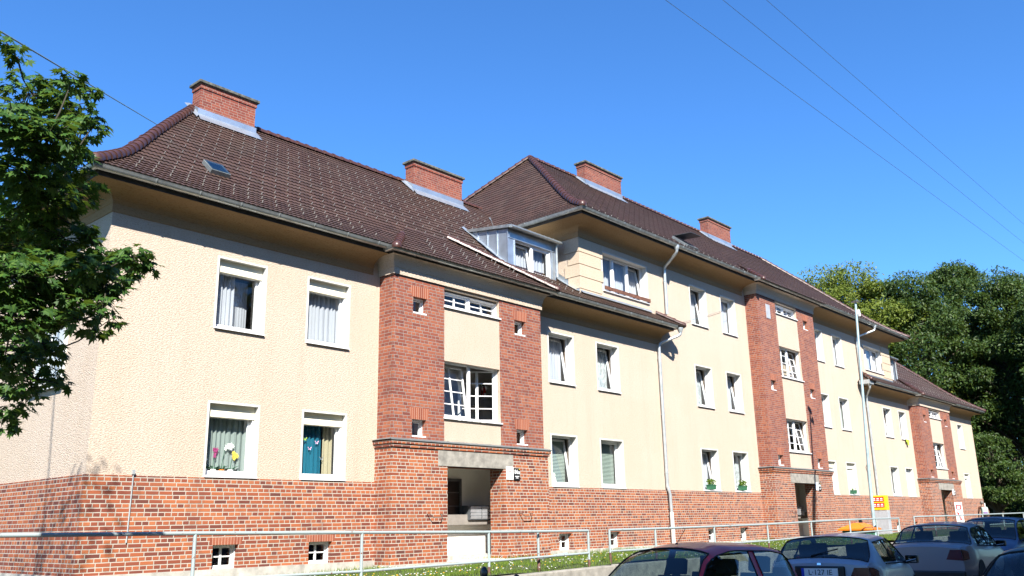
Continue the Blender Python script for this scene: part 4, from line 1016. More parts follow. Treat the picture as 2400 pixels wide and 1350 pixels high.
m = MB(); m.tube([(10.13, -4.1, .12), (10.13, -4.1, -.35)], .031, 8); m.build('post_foot', M['rust'], t, smooth=True)
px1 = [12.43, 14.25, 17.0, 19.98, 22.9, 25.9, 28.3, 30.54]
railing(px1, [.575, .575, .585, .60, .64, .67, .685, .68], [.13, .13, .14, .16, .2, .25, .27, .27], [-.14] * 8, 'pale pipe railing on the retaining wall behind the red and silver cars')
px2 = [32.2, 34.6, 38.0, 41.5, 45.0, 49.0, 53.0]
railing(px2, [.72, .73, .74, .76, .78, .80, .8], [.3] * 7, [-.06] * 7, 'far pipe railing beyond the second gap, near the farthest entrance')

# pole
t = thing('utility_pole', 'tall slim pale blue steel pole standing in front of the house behind the railing', 'pole', (28.77, -3.9, -.1), world=True)
m = MB(); m.tube([(28.83, -3.9, -.1), (28.95, -3.9, 2.0), (29.7, -3.9, 8.75)], [.062, .058, .042], 14); m.build('shaft', M['pole'], t, smooth=True, auto=40)
m = MB(); m.lathe([(.0, 0), (.16, 0), (.16, .02), (.0, .05)], (29.7, -3.9, 8.78), 12); m.build('top_plate', M['darkgrey'], t)
m = MB(); m.box(29.72, 29.98, -3.94, -3.86, 8.3, 8.4); m.box(29.86, 29.94, -3.95, -3.85, 8.25, 8.5); m.build('bracket', M['signwhite'], t)
m = MB(); m.tube([(29.08, -3.83, 2.6), (29.15, -3.75, 2.5), (29.1, -3.8, 2.3), (29.2, -3.75, 2.0), (29.1, -3.82, 1.7), (29.16, -3.78, 1.3)], .012, 5); m.build('loose_strap', M['darkgrey'], t)

# overhead wires
def wire(p, q, sag, r, label, n=24, grp='overhead wires above the street'):
    p, q = Vector(p), Vector(q); m = MB()
    m.tube([p.lerp(q, i / n) - Vector((0, 0, 4 * sag * (i / n) * (1 - i / n))) for i in range(n + 1)], r, 5); o = m.build('overhead_wire', M['wire'])
    return tag(o, label, 'wire', grp)
wire((-10, -10, 7.9), (60, -10, 9.7), .0, .0042, 'lowest of the three thin overhead wires crossing the sky at upper right')
wire((-10, -10, 8.85), (60, -10, 10.25), .0, .0042, 'middle one of the three thin overhead wires at upper right')
wire((-10, -10, 9.65), (60, -10, 11.05), .0, .0042, 'uppermost right of the three thin overhead wires in the sky')
wire((-3.4, -6.9, 6.18), (13.0, 17.66, 16.93), .0, .016, 'single dark wire running past the maple tree and behind the left roof', grp=None)
wire((66, -6, 18.4), (60, -30, 12.5), .3, .02, 'short dark wire in front of the trees at the right edge of the sky', grp=None)
wire((22.3, -.05, 7.35), (27.3, -.05, 8.9), .05, .006, 'hair thin wire strung across the upper facade beside the middle tower', grp=None)

# ------------------------------------------------------------------ vending box with yellow sign, grit bin, banner sign
t = thing('vending_cabinet', 'grey cabinet topped by a yellow and red sign board against the brick base', 'cabinet', (37.0, -1.25, 0.0))
m = MB(); m.box(-.15, .15, -.36, .36, -.1, 1.02); m.build('cabinet', M['lgrey'], t, bevel=.01)
m = MB(); m.box(-.17, .17, -.34, .34, 1.03, 1.66); m.build('sign_board', M['yellow'], t, bevel=.01)
for z in (1.40, 1.15):
    m = MB(); m.box(-.18, -.171, -.26, .26, z, z + .19); p = m.build('red_panel', M['red'], t)
    m = MB()
    for k, (a, b) in enumerate(((-.22, -.1), (-.06, .06), (.10, .22))): m.box(-.186, -.181, a, b, z + .04, z + .065); m.box(-.186, -.181, a + .01, b - .02, z + .10, z + .14)
    m.build('white_lettering', M['signwhite'], p)
t = thing('grit_bin', 'orange lidded grit bin standing behind the railing beside the pole', 'bin', (28.5, -3.5, -.12))
m = MB(); m.box(-.55, .55, -.42, .42, 0, .42); m.build('tub', M['green_box'], t, bevel=.03)
m = MB(); a, b = .68, .52
P = [(-a, -b, .42), (a, -b, .42), (a, b, .42), (-a, b, .42)]; Q = [(x, y, .475) for x, y, _ in P]; K = [(-.25, -.1, .67), (.25, -.1, .67), (.25, .1, .67), (-.25, .1, .67)]
m.poly(list(reversed(P))); m.poly(K)
for i in range(4): j = (i + 1) % 4; m.quad(P[i], P[j], Q[j], Q[i]); m.quad(Q[i], Q[j], K[j], K[i])
m.build('lid', M['orange'], t, bevel=.015)
t = thing('banner_sign', 'narrow white sign with red emblem leaning in front of the farthest entrance', 'sign', (46.6, -1.8, -.05), R(-80))
m = MB(); m.box(-.17, .17, -.02, .02, .35, 1.45); m.build('board', M['signwhite'], t, bevel=.005)
for s_ in (-.14, .14):
    m = MB(); m.box(s_ - .02, s_ + .02, -.02, .02, 0, .35); m.build('leg', M['darkgrey'], t)
m = MB(); m.ring(-.12, .12, 1.08, 1.32, .05, -.026, -.021); m.poly([(-.12, -.024, .95), (-.04, -.024, .95), (.10, -.024, .55), (.02, -.024, .55)]); m.build('red_emblem', M['red'], t)
tag(o := MB().box(58.22, 58.30, -.09, -.06, 1.15, 1.45).build('small_notice', M['signwhite']), 'small white notice plate on the far right corner of the brick base', 'sign')

# ------------------------------------------------------------------ cars
def smoothstep(a, b, x): t = max(0, min(1, (x - a) / (b - a))); return t * t * (3 - 2 * t)
def lerp_tab(tab, x):
    if x <= tab[0][0]: return tab[0][1]
    for (a, va), (b, vb) in zip(tab, tab[1:]):
        if x <= b: t = (x - a) / (b - a); t = t * t * (3 - 2 * t) * .5 + t * .5; return va + (vb - va) * t
    return tab[-1][1]
def paint(name, col, fl=.0):
    s = NT(name); s.pbr(col, .42, fl, None, .35, .25); return s.m
def car(name, label, spec, loc, rz, mat):
    """x forward. spec: L, W, belt[(x,z)], top[(x,z)], cab=(xr0, xr1, xf1, xf0): rear glass base/top, windscreen top/base"""
    t = thing(name, label, 'car', loc, rz, group='cars parked along the road')
    L, Wd = spec['L'], spec['W']; xr0, xr1, xf1, xf0 = spec['cab']; pil = spec['pillars']
    xs = sorted({*[L * k / 44 - L / 2 for k in range(45)], xr0, xr1, xf1, xf0, *[p for q in pil for p in q], -L / 2 + .02, L / 2 - .02})
    xs = [x for i, x in enumerate(xs) if i == 0 or x - xs[i - 1] > .012]
    def section(x):
        e = abs(x) / (L / 2); wv = Wd / 2 * (1 - .16 * max(0, (e - .62) / .38) ** 2.2)
        zb = lerp_tab(spec['belt'], x); zt = lerp_tab(spec['top'], x); cab = zt > zb + .03
        wt = wv - .05 - (zt - zb) * spec.get('tumble', .36) if cab else wv - .13
        zs = .20 + .05 * max(0, (e - .85) / .15)
        crown = .035 if cab else .03
        zt_ = max(zt, zb + .012)
        pts = [(wv * .80, zs), (wv - .05, zs + .02), (wv, zs + .17), (wv + .012, zs + .30), (wv, (zs + zb) / 2 + .1), (wv - .015, zb - .10), (wv - .04, zb)]
        ed = .055 if cab else .03
        if cab:
            f = (zt_ - zb); a = wt; pts += [(wv - .055 - (wv - .055 - a) * .05, zb + .025), (a + .03, zt_ - .07), (a - .02, zt_ - .028), (a - .12, zt_)]
            ww = a - .12
        else:
            pts += [(wv - .07, zb + .006), (wv - .10, zb + .009), (wv - .13, zb + .011), (wv - .2, zt_)]; ww = wv - .2
        pts += [(ww * .75, zt_ + crown * .45), (ww * .4, zt_ + crown * .85), (0, zt_ + crown)]
        return pts
    S = [section(x) for x in xs]; K = len(S[0]); full = []
    for x, s_ in zip(xs, S):
        nose = abs(x) / (L / 2)
        full.append([(x, -p[0], p[1]) for p in s_] + [(x, p[0], p[1]) for p in reversed(s_[:-1])])
    N = len(full[0]); body, wind, rear, sides = MB(), MB(), MB(), {}
    def inpil(x): return any(a - 1e-4 <= x <= b + 1e-4 for a, b in pil)
    for i in range(len(xs) - 1):
        xm = (xs[i] + xs[i + 1]) / 2
        for j in range(N - 1):
            jj = j if j < K - 1 else N - 2 - j
            q = (full[i][j], full[i][j + 1], full[i + 1][j + 1], full[i + 1][j]); tgt = body
            if xf1 < xm < xf0 and jj >= 9: tgt = wind
            elif xr0 < xm < xr1 and jj >= 9: tgt = rear
            elif jj == 7 and spec['side'][0] < xm < spec['side'][1] and not inpil(xm):
                key = (j < K - 1, next((n for n, (a, b) in enumerate(pil) if xm < a), len(pil))); tgt = sides.setdefault(key, MB())
            tgt.quad(*q)
    body.poly(full[0]); body.poly(list(reversed(full[-1])))
    def wl(mb):   # weld
        d = {}; nv = []; mp = []
        for v in mb.v:
            k = tuple(round(c, 4) for c in v)
            if k not in d: d[k] = len(nv); nv.append(v)
            mp.append(d[k])
        mb.v = nv; mb.f = [tuple(dict.fromkeys(mp[i] for i in f)) for f in mb.f]; mb.f = [f for f in mb.f if len(f) > 2]; return mb
    wl(body).build('body', mat, t, smooth=True, auto=32)
    for mb, nm in ((wind, 'windscreen'), (rear, 'rear_window')): wl(mb).build(nm, M['carglass'], t, smooth=True, recalc=False)
    for mb in sides.values(): wl(mb).build('side_window', M['carglass'], t, smooth=True, recalc=False)
    # black rubber seals round the glass
    m = MB()
    for sgn in (-1, 1):
        xa, xb = spec['side']; zz = lambda x: lerp_tab(spec['belt'], x)
        m.tube([(x, sgn * (section(x)[6][0] + .004), section(x)[6][1] + .008) for x in [xa + (xb - xa) * k / 12 for k in range(13)]], .010, 5)
        for k_ in (8,):
            m.tube([(x, sgn * (section(x)[k_][0] + .002), section(x)[k_][1] + .002) for x in [xa + (xb - xa) * k / 16 for k in range(17)] if lerp_tab(spec['top'], x) > zz(x) + .12], .008, 5)
        for (a, b) in pil:
            for x in (a, b):
                s_ = section(x)
                if s_[8][1] - s_[7][1] > .05: m.tube([(x, sgn * (s_[7][0] + .003), s_[7][1]), (x, sgn * (s_[8][0] + .003), s_[8][1])], .007, 5)
    for xx0, xx1 in ((xr0, xr1), (xf0, xf1)):
        for x in (xx0, xx1):
            s_ = section(x)[9:]; m.tube([(x, -p[0], p[1] + .003) for p in s_] + [(x, p[0], p[1] + .003) for p in reversed(s_[:-1])], .009, 5)
        xl = [xx0 + (xx1 - xx0) * k / 8 for k in range(9)]
        for sgn in (-1, 1): m.tube([(x, sgn * section(x)[9][0], section(x)[9][1] + .003) for x in xl], .009, 5)
    m.build('window_seal', M['rubber'], t)
    # interior
    m = MB(); zf = .35; m.box(xr0 + .1, xf0 - .15, -Wd / 2 + .12, Wd / 2 - .12, .25, .42); m.box(xf1 + .25, xf0 - .12, -Wd / 2 + .14, Wd / 2 - .14, .6, .88); m.build('cabin_floor', M['black'], t)
    for sgn in (-1, 1):
        for xx, nm in ((xf1 - .55, 'front_seat'), (xr1 + .42 if spec.get('rear', 1) else xr1 + .6, 'rear_seat')):
            m = MB(); c = (xx, sgn * .36)
            mt = Matrix.Translation((c[0], c[1], .55)) @ Matrix.Rotation(R(-14), 4, 'Y')
            m.obox(mt, .13, .48, .56, (0, 0, .22)); m.obox(mt, .10, .27, .19, (0.0, 0, .62)); m.obox(mt, .03, .12, .12, (0, 0, .5)); m.box(c[0], c[0] + .5, c[1] - .24, c[1] + .24, .42, .56)
            m.build(nm, M['darkcloth'], t, bevel=.03)
    m = MB(); R0 = .185; c = Vector((xf1 + .18, spec.get('wheel_side', .36), .86)); n_ = Vector((-.9, 0, .42)).normalized(); uu = Vector((0, 1, 0)); vv = n_.cross(uu)
    m.tube([c + uu * (R0 * math.cos(k * math.pi / 12)) + vv * (R0 * math.sin(k * math.pi / 12)) for k in range(25)], .014, 6, cap=False); m.tube([c - uu * R0, c + uu * R0], .018, 6); m.build('steering_wheel', M['black'], t, smooth=True)
    # lights, mirrors, wheels
    for sgn in (-1, 1):
        def side_w(x, z):
            pl = section(x)[2:7]
            for (wa, za), (wb, zb_) in zip(pl, pl[1:]):
                if z <= zb_: f_ = max(0, (z - za) / max(1e-6, zb_ - za)); return wa + (wb - wa) * f_
            return pl[-1][0]
        def lamp(xe, xi, z0, z1, inner, mat_, nm):
            m = MB(); n1, n2 = 6, 4; sx = 1 if xe > 0 else -1
            for a in range(n1):
                for b in range(n2):
                    q = []
                    for (aa, bb) in ((a, b), (a + 1, b), (a + 1, b + 1), (a, b + 1)):
                        x = xe + (xi - xe) * aa / n1; top_ = z1 - (z1 - z0) * .35 * (aa / n1) ** 2; z = z0 + .02 * aa / n1 + (top_ - z0) * bb / n2; q.append((x, sgn * (side_w(x, z) + .010), z))
                    m.quad(*q)
            we = side_w(xe, (z0 + z1) / 2)
            m.poly([(xe + sx * .012, sgn * (we - inner), z0 + .02), (xe + sx * .012, sgn * (side_w(xe, z0) + .008), z0), (xe + sx * .012, sgn * (side_w(xe, z1) + .008), z1), (xe + sx * .012, sgn * (we - inner * .7), z1)])
            m.build(nm, mat_, t, recalc=False)
        xr, xf = -L / 2, L / 2; h0 = spec['hl']
        lamp(xr, xr + .24, spec['rl'][0], min(spec['rl'][1], section(xr)[5][1] + .08), .30, M['taillight'], 'tail_light'); lamp(xf, xf - .2, h0, h0 + .13, .34, M['headlight'], 'headlight')
        mx = xf0 - .55; ms = section(mx); m = MB(); mt = Matrix.Translation((mx, sgn * (ms[6][0] + .12), ms[6][1] + .07)) @ Matrix.Rotation(sgn * R(8), 4, 'Z')
        m.obox(mt, .12, .20, .135); m.obox(mt, .05, .12, .05, (0, -sgn * .13, -.04)); p = m.build('wing_mirror', M['black'] if spec.get('blackmirror', 1) else mat, t, bevel=.035)
        m = MB(); m.obox(mt, .004, .16, .095, (-.063, 0, 0)); m.build('mirror_glass', M['mirror'], p)
        for wx in spec['wheels']:
            yw = sgn * (Wd / 2 - .11)
            m = MB(); m.lathe([(.20, -.09), (.28, -.095), (.305, -.06), (.31, 0), (.305, .06), (.28, .095), (.20, .09)], (wx, yw, .31), 28, 'y'); wl_ = m.build('wheel', M['rubber'], t, smooth=True, auto=35)
            m = MB(); m.lathe([(.0, -.02), (.06, -.02), (.10, .0), (.17, -.02), (.205, .03)], (wx, yw + sgn * .08, .31), 24, 'y'); m.build('rim', M['lgrey'], wl_, smooth=True, auto=30)
            m = MB(); m.lathe([(.36, -.005), (.36, .004)], (wx, sgn * (section(wx)[2][0] + .008), .33), 30, 'y'); m.build('wheel_arch', M['rubber'], t)
    m = MB(); m.box(-L / 2 - .03, -L / 2 + .1, -Wd / 2 + .12, Wd / 2 - .12, .32, .50); m.box(L / 2 - .1, L / 2 + .03, -Wd / 2 + .12, Wd / 2 - .12, .32, .50); m.build('bumper', M['black'] if spec.get('blackbumper') else mat, t, bevel=.03)
    m = MB(); m.tube([(xr0 + .03, .15, section(xr0 + .03)[12][1] + .012), (xr0 + (xr1 - xr0) * .35, -.22, section(xr0 + (xr1 - xr0) * .35)[12][1] + .03)], .010, 5); m.build('rear_wiper', M['black'], t) if spec.get('wiper') else None
    return t, section
M['darkcloth'] = simple('dark_seat_cloth', (.02, .022, .03), .9, var=.1)
M['mirror'] = simple('mirror', (.8, .8, .8), .03, 1.0, var=.0)
M['taillight'] = simple('tail_light_lens', (.07, .006, .006), .15, var=.1, spec=.7)
M['headlight'] = simple('headlight_lens', (.55, .58, .6), .08, .5, var=.05)
hatch = dict(L=3.56, W=1.58, belt=[(-1.87, .74), (-1.4, .86), (0, .86), (1.0, .84), (1.87, .62)],
             top=[(-1.87, .78), (-1.80, .90), (-1.68, 1.06), (-1.30, 1.34), (-.9, 1.39), (0, 1.42), (.45, 1.375), (.62, 1.32), (1.20, .95), (1.35, .90), (1.87, .66)], cab=(-1.79, -1.32, .50, 1.22),
             side=(-1.42, 1.0), pillars=[(-1.3, -1.28) if 0 else (-.52, -.38)], rl=(.62, .92), hl=.56, wheels=(-1.2, 1.22), tumble=.40, wheel_side=.36, blackbumper=1)
GZ = -.965
redp = paint('dark_red_car_paint', (.62, .014, .03), .0)
car1, sec = car('parked_car', 'dark red three door hatchback, the nearest car, facing left with faded roof', hatch, (6.12, -10.0, GZ - .01), R(180), redp)
m = MB(); m.tube([(.35, .0, 1.44), (.12, .0, 1.62)], .004, 5); m.lathe([(.02, 0), (.012, .02)], (.35, 0, 1.435), 8); m.build('antenna', M['black'], car1)
civic = dict(L=4.18, W=1.69, belt=[(-2.09, .97), (-1.9, 1.0), (-1.4, .97), (0, .93), (.9, .88), (2.09, .60)],
             top=[(-2.09, .985), (-1.98, 1.03), (-1.90, 1.08), (-1.42, 1.335), (-1.30, 1.355), (0, 1.37), (.2, 1.355), (.4, 1.31), (1.15, .95), (1.3, .88), (2.09, .66)], cab=(-1.95, -1.42, .30, 1.14),
             side=(-1.32, .95), pillars=[(-.46, -.40)], rl=(.74, 1.0), hl=.55, wheels=(-1.32, 1.32), tumble=.48, wiper=1, wheel_side=.36)
silver = paint('silver_blue_car_paint', (.34, .37, .44), .35)
car2, sec2 = car('parked_car', 'silver hatchback seen from behind, licence plate L 127 IE, right of the red car', civic, (11.31, -9.86, GZ + .05), R(11), silver)
p = thing('x', None, None); bpy.data.objects.remove(p)
m = MB(); m.box(-2.12, -2.085, -.36, .36, .78, .97); rc = m.build('plate_recess', M['black'], car2, bevel=.02)
m = MB(); m.box(-2.13, -2.121, -.26, .26, .82, .94); pl = m.build('licence_plate', M['signwhite'], car2)
m = MB(); m.box(-2.1325, -2.1305, .22, .26, .82, .94); m.build('plate_stripe', M['bluep'] if 'bluep' in M else simple('blue_plate_stripe', (.02, .05, .5), .4), pl)
text('plate_text', 'L\u00b7127 IE', .105, (-2.1315, -.01, .88), (R(90), 0, R(-90)), 'black', pl)
m = MB(); m.poly([(-2.115, -.03, .985), (-2.115, .03, .985), (-2.11, .024, 1.015), (-2.11, -.024, 1.015)]); m.build('badge', M['mirror'], car2, recalc=False)
sedan = dict(L=4.55, W=1.76, belt=[(-2.27, .93), (-1.9, .98), (0, .92), (1.0, .88), (2.27, .62)],
             top=[(-2.27, .945), (-2.15, .99), (-1.62, 1.01), (-1.55, 1.03), (-1.05, 1.34), (-.9, 1.385), (0, 1.42), (.25, 1.40), (.45, 1.35), (1.2, .95), (1.4, .90), (2.27, .68)], cab=(-1.60, -1.02, .35, 1.20),
             side=(-1.25, 1.0), pillars=[(-1.0, -.96), (-.10, -.02)], rl=(.70, .92), hl=.58, wheels=(-1.35, 1.38), tumble=.42, wheel_side=.36, blackbumper=1)
grey = paint('grey_car_paint', (.20, .20, .23), .35)
car3, _ = car('parked_car', 'grey four door sedan seen from behind, parked between the silver hatchback and the blue car', sedan, (18.2, -9.45, GZ + .12), R(4), grey)
estate = dict(L=4.5, W=1.76, belt=[(-2.25, .86), (-1.9, .95), (0, .93), (1.0, .90), (2.25, .66)],
             top=[(-2.25, 1.0), (-2.1, 1.18), (-1.9, 1.42), (-1.6, 1.48), (0, 1.52), (.25, 1.49), (.45, 1.43), (1.22, .98), (1.4, .92), (2.25, .72)], cab=(-2.15, -1.85, .35, 1.22),
             side=(-1.75, 1.0), pillars=[(-1.0, -.94), (-.10, -.02)], rl=(.66, 1.0), hl=.58, wheels=(-1.35, 1.38), tumble=.34, wheel_side=.36)
bluec = paint('dark_blue_car_paint', (.04, .07, .15), .3)
car4, _ = car('parked_car', 'dark blue estate car facing the viewer behind the grey sedan', estate, (24.2, -8.95, GZ + .10), R(180), bluec)
dark = paint('black_green_car_paint', (.012, .018, .014), .1)
car5, _ = car('parked_car', 'nearly black car cut off by the bottom right corner', sedan, (6.86, -14.2, GZ), 0, dark)

# motor scooter whose mirrors reach into the bottom of the view
t = thing('motor_scooter', 'black scooter below the railing, only its round mirror and handlebar showing', 'scooter', (2.6, -9.54, GZ), R(-14))
m = MB()
for x in (-.6, .62): m.lathe([(.12, -.05), (.19, -.055), (.215, 0), (.19, .055), (.12, .05)], (x, 0, .215), 20, 'y')
m.build('wheels', M['rubber'], t, smooth=True, auto=40)
m = MB(); m.box(-.75, .0, -.15, .15, .35, .72); m.box(-.1, .45, -.16, .16, .28, .36); m.box(.40, .52, -.18, .18, .3, .92); m.build('body', M['black'], t, bevel=.06)
m = MB(); m.box(-.75, .05, -.14, .14, .725, .82); m.build('seat', M['rubber'], t, bevel=.04)
m = MB(); m.tube([(.55, 0, .25), (.42, 0, 1.0)], .03, 8); m.tube([(.42, -.34, 1.02), (.42, -.1, 1.05), (.42, .1, 1.05), (.42, .34, 1.02)], .02, 8); m.lathe([(.1, -.05), (.12, 0), (.09, .09), (.0, .115)], (.44, 0, 1.02), 14); m.build('handlebar', M['black'], t, smooth=True, auto=50)
for s_ in (-1, 1):
    m = MB(); m.tube([(.42, s_ * .2, 1.03), (.40, s_ * .27, 1.12), (.38, s_ * .3, 1.17 + .03 * s_)], .009, 6); q = Vector((.38, s_ * .30, 1.19 + .03 * s_)); m.lathe([(.0, -.02), (.045, -.018), (.066, 0), (.064, .012), (.0, .014)], tuple(q), 16, 'x'); m.build('mirror', M['black'], t, smooth=True, auto=50)

# ------------------------------------------------------------------ person at the far corner
def person(loc, rz, label):
    t = thing('person', label, 'person', loc, rz)
    J = {'pel': ((0, 0, .86), .13), 'wai': ((0, 0, .98), .125), 'che': ((.02, 0, 1.18), .15), 'shl': ((.03, 0, 1.32), .115), 'nec': ((.05, 0, 1.40), .052), 'hea': ((.075, 0, 1.47), .075), 'hed': ((.085, 0, 1.56), .088), 'top': ((.08, 0, 1.61), .06)}
    V, Rr, E = [], [], []
    def add(p, r_, par=None):
        V.append(p); Rr.append(r_)
        if par is not None: E.append((par, len(V) - 1))
        return len(V) - 1
    i0 = add(*J['pel']); i1 = add(*J['wai'], i0); i2 = add(*J['che'], i1); i3 = add(*J['shl'], i2); i4 = add(*J['nec'], i3); i5 = add(*J['hea'], i4); i6 = add(*J['hed'], i5); add(*J['top'], i6)
    for s_, sw in ((-1, .16), (1, -.14)):
        h = add((0, s_ * .10, .80), .105, i0); k = add((sw * .6 + .04, s_ * .10, .45), .062, h); a = add((sw * 1.2 - .02, s_ * .10, .09), .042, k); add((sw * 1.2 + .12, s_ * .11, .04), .035, a)
        sh = add((.02, s_ * .19, 1.30), .062, i3); el = add((-sw * .6, s_ * .25, 1.04), .045, sh); wr = add((-sw * 1.0 + .12, s_ * .22, .82), .030, el); add((-sw * 1.0 + .16, s_ * .22, .75), .034, wr)
    me = bpy.data.meshes.new('body'); me.from_pydata(V, E, []); o = bpy.data.objects.new('body', me); COL.objects.link(o)
    sk = o.modifiers.new('skin', 'SKIN'); sk.use_smooth_shade = True
    for i, r_ in enumerate(Rr): me.skin_vertices[0].data[i].radius = (r_, r_)
    me.skin_vertices[0].data[0].use_root = True
    sb = o.modifiers.new('sub', 'SUBSURF'); sb.levels = sb.render_levels = 1; me.materials.append(M['skin']); 
    dg = bpy.context.evaluated_depsgraph_get(); m2 = bpy.data.meshes.new_from_object(o.evaluated_get(dg)); bpy.data.objects.remove(o)
    m2.materials.clear(); m2.materials.append(M['skin']); m2.materials.append(M['jacket']); m2.materials.append(M['trousers'])
    for p in m2.polygons:
        z = p.center.z; p.use_smooth = True
        p.material_index = 0 if z > 1.40 or (z < .85 and abs(p.center.y) > .185) else (1 if z > .78 else 2)
    o = bpy.data.objects.new('body', m2); COL.objects.link(o); o.parent = t
    m = MB(); m.lathe([(.03, -.05), (.085, -.04), (.102, .02), (.095, .08), (.05, .125), (.0, .135)], (.068, 0, 1.55), 14); m.build('hair', M['greyhair'], t, smooth=True)
    m = MB(); m.lathe([(.008, 0), (.016, -.02), (.012, -.035)], (.178, 0, 1.555), 6); m.build('nose', M['skin'], t)
    m = MB(); m.box(-.36, -.10, -.17, .17, .88, 1.34); b = m.build('backpack', M['bag'], t, bevel=.08); b.modifiers['bevel'].segments = 4
    m = MB(); m.box(-.37, -.3, -.12, .12, .9, 1.08); m.build('backpack_pocket', M['bag2'], b, bevel=.03)
M['skin'] = simple('skin', (.30, .17, .12), .6, var=.04); M['jacket'] = simple('brown_jacket', (.13, .055, .035), .85, var=.15, nscale=20); M['trousers'] = simple('dark_trousers', (.03, .03, .04), .9)
M['greyhair'] = simple('grey_hair', (.15, .125, .11), .8, var=.2, nscale=40); M['bag'] = simple('pale_green_white_bag', (.30, .40, .36), .7, var=.12, nscale=14); M['bag2'] = simple('violet_bag_side', (.16, .10, .22), .7)
person((53.0, -1.3, -.16), R(30), 'grey haired person in a brown jacket with a pale backpack walking by the far corner')

# ------------------------------------------------------------------ opposite side of the street (behind the viewer)
t = thing('opposite_house', 'long plain house across the street, behind the viewer', 'building', (20, -38, -.9), world=True)
def opp_wall():
    m = MB(); m.box(-40, 95, -46, -34, -.95, 9.5); m.build('wall', M['stucco'], t)
    m = MB(); m.quad((-40.5, -33.4, 9.4), (95.5, -33.4, 9.4), (95.5, -40, 14.5), (-40.5, -40, 14.5)); m.quad((-40.5, -46.6, 9.4), (95.5, -46.6, 9.4), (95.5, -40, 14.5), (-40.5, -40, 14.5))
    m.poly([(-40.5, -33.4, 9.4), (-40.5, -40, 14.5), (-40.5, -46.6, 9.4)]); m.poly([(95.5, -33.4, 9.4), (95.5, -40, 14.5), (95.5, -46.6, 9.4)]); m.build('roof', M['tile'], t, recalc=False)
    for i in range(30):
        for z in (1.2, 4.2, 7.2):
            x = -36 + i * 4.3; m = MB(); m.ring(x, x + 1.2, z, z + 1.5, .08, -34, -33.95); w_ = m.build('window', M['pvc'], t); m = MB(); m.quad((x + .08, -33.98, z + .08), (x + 1.12, -33.98, z + .08), (x + 1.12, -33.98, z + 1.42), (x + .08, -33.98, z + 1.42)); m.build('pane', M['black'], w_, recalc=False)
opp_wall()

# ------------------------------------------------------------------ vegetation
def fast_mesh(name, verts, faces_n, mat, parent=None, k=4, smooth=False):
    """verts: flat list of n*k points, one k-gon each"""
    me = bpy.data.meshes.new(name); n = len(verts) // k
    me.vertices.add(len(verts)); me.vertices.foreach_set('co', [c for v in verts for c in v])
    me.loops.add(n * k); me.loops.foreach_set('vertex_index', list(range(n * k)))
    me.polygons.add(n); me.polygons.foreach_set('loop_start', list(range(0, n * k, k))); me.update(calc_edges=True); me.materials.append(mat)
    o = bpy.data.objects.new(name, me); COL.objects.link(o)
    if parent:
        o.parent = parent
        if parent.get('_world'): o.matrix_parent_inverse = Matrix.Translation(-parent.location)
    return o
def rvec(rg):
    while True:
        v = Vector((rg.uniform(-1, 1), rg.uniform(-1, 1), rg.uniform(-1, 1)))
        if .05 < v.length_squared < 1: return v
MAPLE = [(0, 0), (.10, .16), (.42, .02), (.30, .22), (.62, .38), (.34, .42), (.40, .72), (.16, .58), (0, 1.0)]
def maple_leaf(verts, p, d, n, size):
    s_ = d.cross(n).normalized(); n = s_.cross(d).normalized()
    # five-lobed outline drawn as a fan of quads on both halves, folded a little along the midrib
    P = [(x, y) for x, y in MAPLE]
    def pt(x, y, sg): return p + s_ * (x * sg * size) + d * (y * size) + n * (-.22 * abs(x) * size - .25 * y * y * size)
    for sg in (1, -1):
        for a, b, c in ((0, 1, 7), (1, 2, 3), (1, 3, 7), (3, 4, 5), (3, 5, 7), (5, 6, 7), (0, 7, 8)):
            A, B_, C_ = pt(*P[a], sg), pt(*P[b], sg), pt(*P[c], sg)
            verts += ([A, B_, C_] if sg > 0 else [C_, B_, A])
